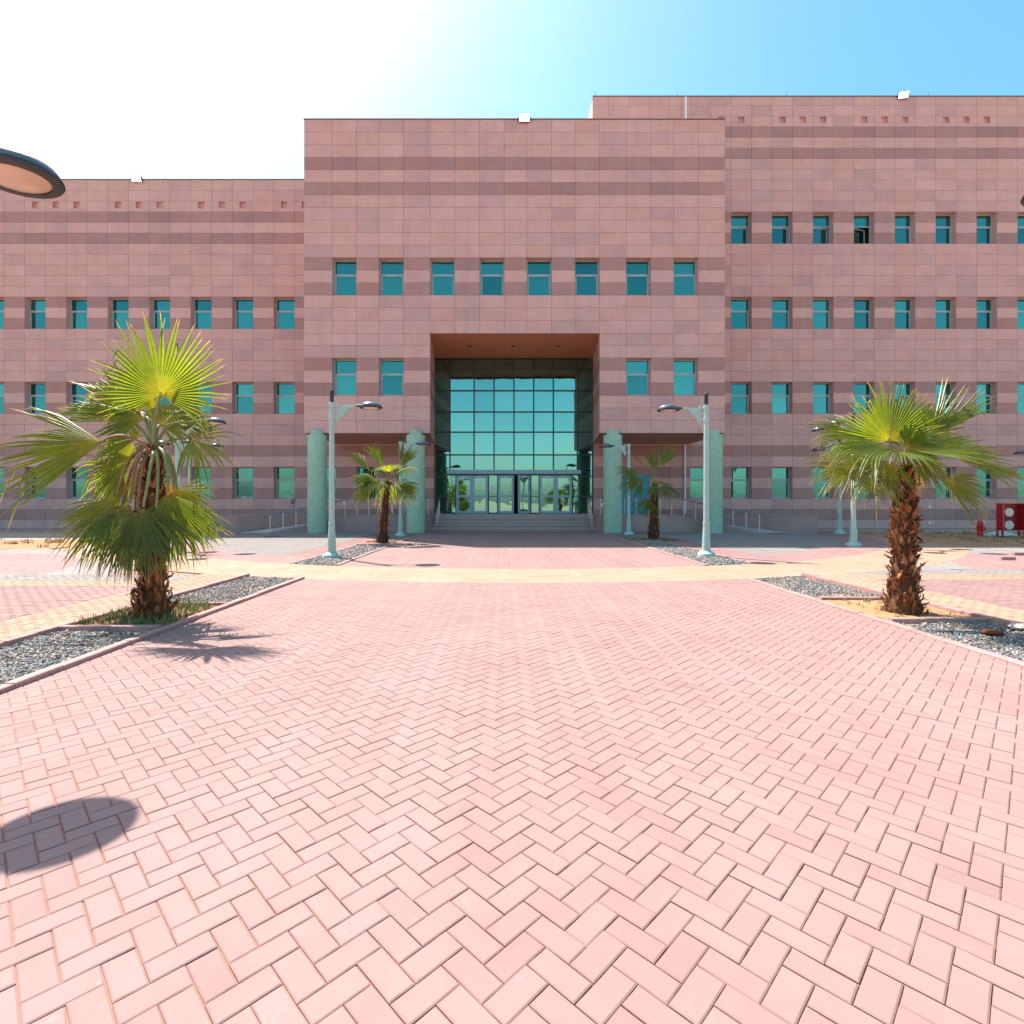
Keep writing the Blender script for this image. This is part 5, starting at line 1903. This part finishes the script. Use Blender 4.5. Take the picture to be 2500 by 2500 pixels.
cx0, cy0 = pix(2447.5, 1313.7)
t = thing('hose_cabinet', 'open red fire hose cabinet on legs at the right edge', 'cabinet', (cx0, cy0, 0))
cw_, cd_, zb_, zt3 = 1.02, 0.30, 0.33, 1.52
b = MB()
e = 0.025
b.box(0, cw_, 0, cd_, zt3 - e, zt3)
b.box(0, cw_, 0, cd_, zb_, zb_ + e)
b.box(0, e, 0, cd_, zb_ + e, zt3 - e)
b.box(cw_ - e, cw_, 0, cd_, zb_ + e, zt3 - e)
b.box(e, cw_ - e, cd_ - e, cd_, zb_ + e, zt3 - e, 1)
b.box(0, 0.07, -0.012, 0.0, zb_, zt3)
b.box(cw_ - 0.07, cw_, -0.012, 0.0, zb_, zt3)
link('body', b.mesh('body', [RED, REDIN]), t)
for x in (0.0, cw_ - 0.06):
    for y in (0.0, cd_ - 0.06):
        b = MB()
        b.box(x, x + 0.06, y, y + 0.06, 0, zb_)
        link('leg', b.mesh('leg', RED), t)
for z, lab, rr in ((0.56, 'white rolled fire hose lying low in the red cabinet', 0.20), (1.12, 'white rolled fire hose hanging high in the red cabinet', 0.19)):
    b = MB()
    for k in range(9):
        ra = rr * (k + 1) / 9.5
        pts = [(0.36 + ra * math.cos(a) * (1 + 0.02 * math.sin(5 * a + k)), 0.0, z + ra * math.sin(a) * 0.97) for a in [2 * math.pi * i / 28 for i in range(29)]]
        i0 = len(b.v)
        for (x, y, zz) in pts:
            dx, dz = (x - 0.36) / ra, (zz - z) / ra
            b.v += [(x - dx * 0.009, 0.06, zz - dz * 0.009), (x + dx * 0.009, 0.06, zz + dz * 0.009), (x + dx * 0.011, 0.13, zz + dz * 0.011), (x - dx * 0.009, 0.13, zz - dz * 0.009)]
        for i in range(28):
            for c in range(4):
                a_, b_ = i0 + 4 * i + c, i0 + 4 * i + (c + 1) % 4
                b.f.append((a_, b_, b_ + 4, a_ + 4))
                b.m.append(0)
    link('fire_hose', b.mesh('fire_hose', HOSE), None, (cx0, cy0, 0), None, None, lab, 'hose', 'fire hoses in the cabinet')
b = MB()
b.tube([(0.10, -0.02, 0.86), (0.34, 0.05, 0.90), (-0.18, -0.02, 0.93)][:2], 0.02, 8)
b.tube([(-0.20, 0.02, 0.95), (0.02, 0.05, 0.88), (0.36, 0.05, 0.86)], [0.016, 0.02, 0.03], 8)
link('hose_nozzle', b.mesh('hose_nozzle', BLACKP, True), None, (cx0, cy0, 0), None, None, 'dark hose nozzle poking out of the red cabinet', 'nozzle')
b = MB()
nx, ny = 14, 8
for j in range(ny + 1):
    for i in range(nx + 1):
        u, v = i / nx, j / ny
        b.v.append((u * 1.5, v * 0.7, 0.03 + 0.22 * math.sin(math.pi * u) ** 0.6 * math.sin(math.pi * v) ** 0.6 * (0.7 + 0.3 * math.sin(9 * u + 5 * v)) + 0.01 * rng.random()))
for j in range(ny):
    for i in range(nx):
        a = j * (nx + 1) + i
        b.f.append((a, a + 1, a + nx + 2, a + nx + 1))
        b.m.append(0)
link('tarpaulin', b.mesh('tarpaulin', SHEET, True), None, (cx0 + 0.25, cy0 + 0.9, 0), None, None, 'pale blue sheet lying in a heap behind the red cabinet', 'sheet')

for (px_, py_, lab) in ((667, 1309.5, 'round manhole cover in the shade before the left ramp'), (1897, 1302.8, 'round manhole cover in the shade before the right ramp')):
    x, y = pix(px_, py_)
    b = MB()
    b.lathe([(0.40, -0.005), (0.40, 0.006), (0.36, 0.010), (0.02, 0.010)], 28)
    t = link('manhole_cover', b.mesh('manhole_cover', IRON), None, (x, y, 0), None, None, lab, 'manhole cover', 'manhole covers')
for (px_, py_, l, lab) in ((2459, 1367, 0.36, 'loose red kerb block lying on the right paved circle'), (2496, 1355.5, 0.5, 'loose red kerb block at the right edge on the paved circle')):
    x, y = pix(px_, py_)
    b = MB()
    for i in range(3):
        b.box(-l / 2 + i * l / 3 + 0.004, -l / 2 + (i + 1) * l / 3 - 0.004, -0.05, 0.05, 0, 0.085)
    link('kerb_block', b.mesh('kerb_block', KERB), None, (x, y, 0.0), (0, 0, -0.1), None, lab, 'kerb block', 'loose kerb blocks')

# a tablet-arm chair left on the terrace
t = thing('tablet_chair', 'grey chair with a brown writing tablet on the terrace behind the left ramp', 'chair', ((706 - CX) * 29.6 / F, 29.6, ZF - 0.01), math.radians(80))
b = MB()
b.box(-0.21, 0.21, -0.2, 0.2, 0.43, 0.46)
link('seat', b.mesh('seat', CHAIRG), t)
b = MB()
for i in range(6):
    a0, a1 = -0.21 + 0.07 * i, -0.21 + 0.07 * (i + 1)
    y0, y1 = -0.24 + 0.5 * a0 * a0, -0.24 + 0.5 * a1 * a1
    b.quad([(a0, y0, 0.58), (a1, y1, 0.58), (a1, y1 - 0.05, 0.86), (a0, y0 - 0.05, 0.86)])
    b.quad([(a1, y1 + 0.02, 0.58), (a0, y0 + 0.02, 0.58), (a0, y0 - 0.03, 0.86), (a1, y1 - 0.03, 0.86)])
link('backrest', b.mesh('backrest', CHAIRG, True), t)
b = MB()
b.box(0.06, 0.34, 0.12, 0.45, 0.67, 0.69)
link('writing_tablet', b.mesh('writing_tablet', CHAIRB), t)
for x in (-0.19, 0.19):
    for y in (-0.19, 0.19):
        b = MB()
        b.tube([(x, y, 0), (x * 0.95, y * 0.95, 0.43)] + ([(x * 0.95, -0.25, 0.8)] if y < 0 else []) + ([(x, 0.3, 0.67)] if y > 0 and x > 0 else []), 0.011, 6)
        link('leg', b.mesh('leg', RAILM), t)

# small white notices on the wall behind the railings
for (px_, py_, lab) in ((841, 1228.5, 'small white notice plate on the wall behind the left railing'), (1470.5, 1232.5, 'small white notice plate on the wall beside the right column')):
    b = MB()
    b.box(-0.09, 0.09, -0.02, 0, -0.09, 0.09)
    link('notice_plate', b.mesh('notice_plate', WHITE), None, ((px_ - CX) * YW / F, YW - 0.002, H + (CY - py_) * YW / F), None, None, lab, 'notice', 'notice plates')

# inherit nothing from previews
for m_ in bpy.data.materials:
    m_.use_backface_culling = False
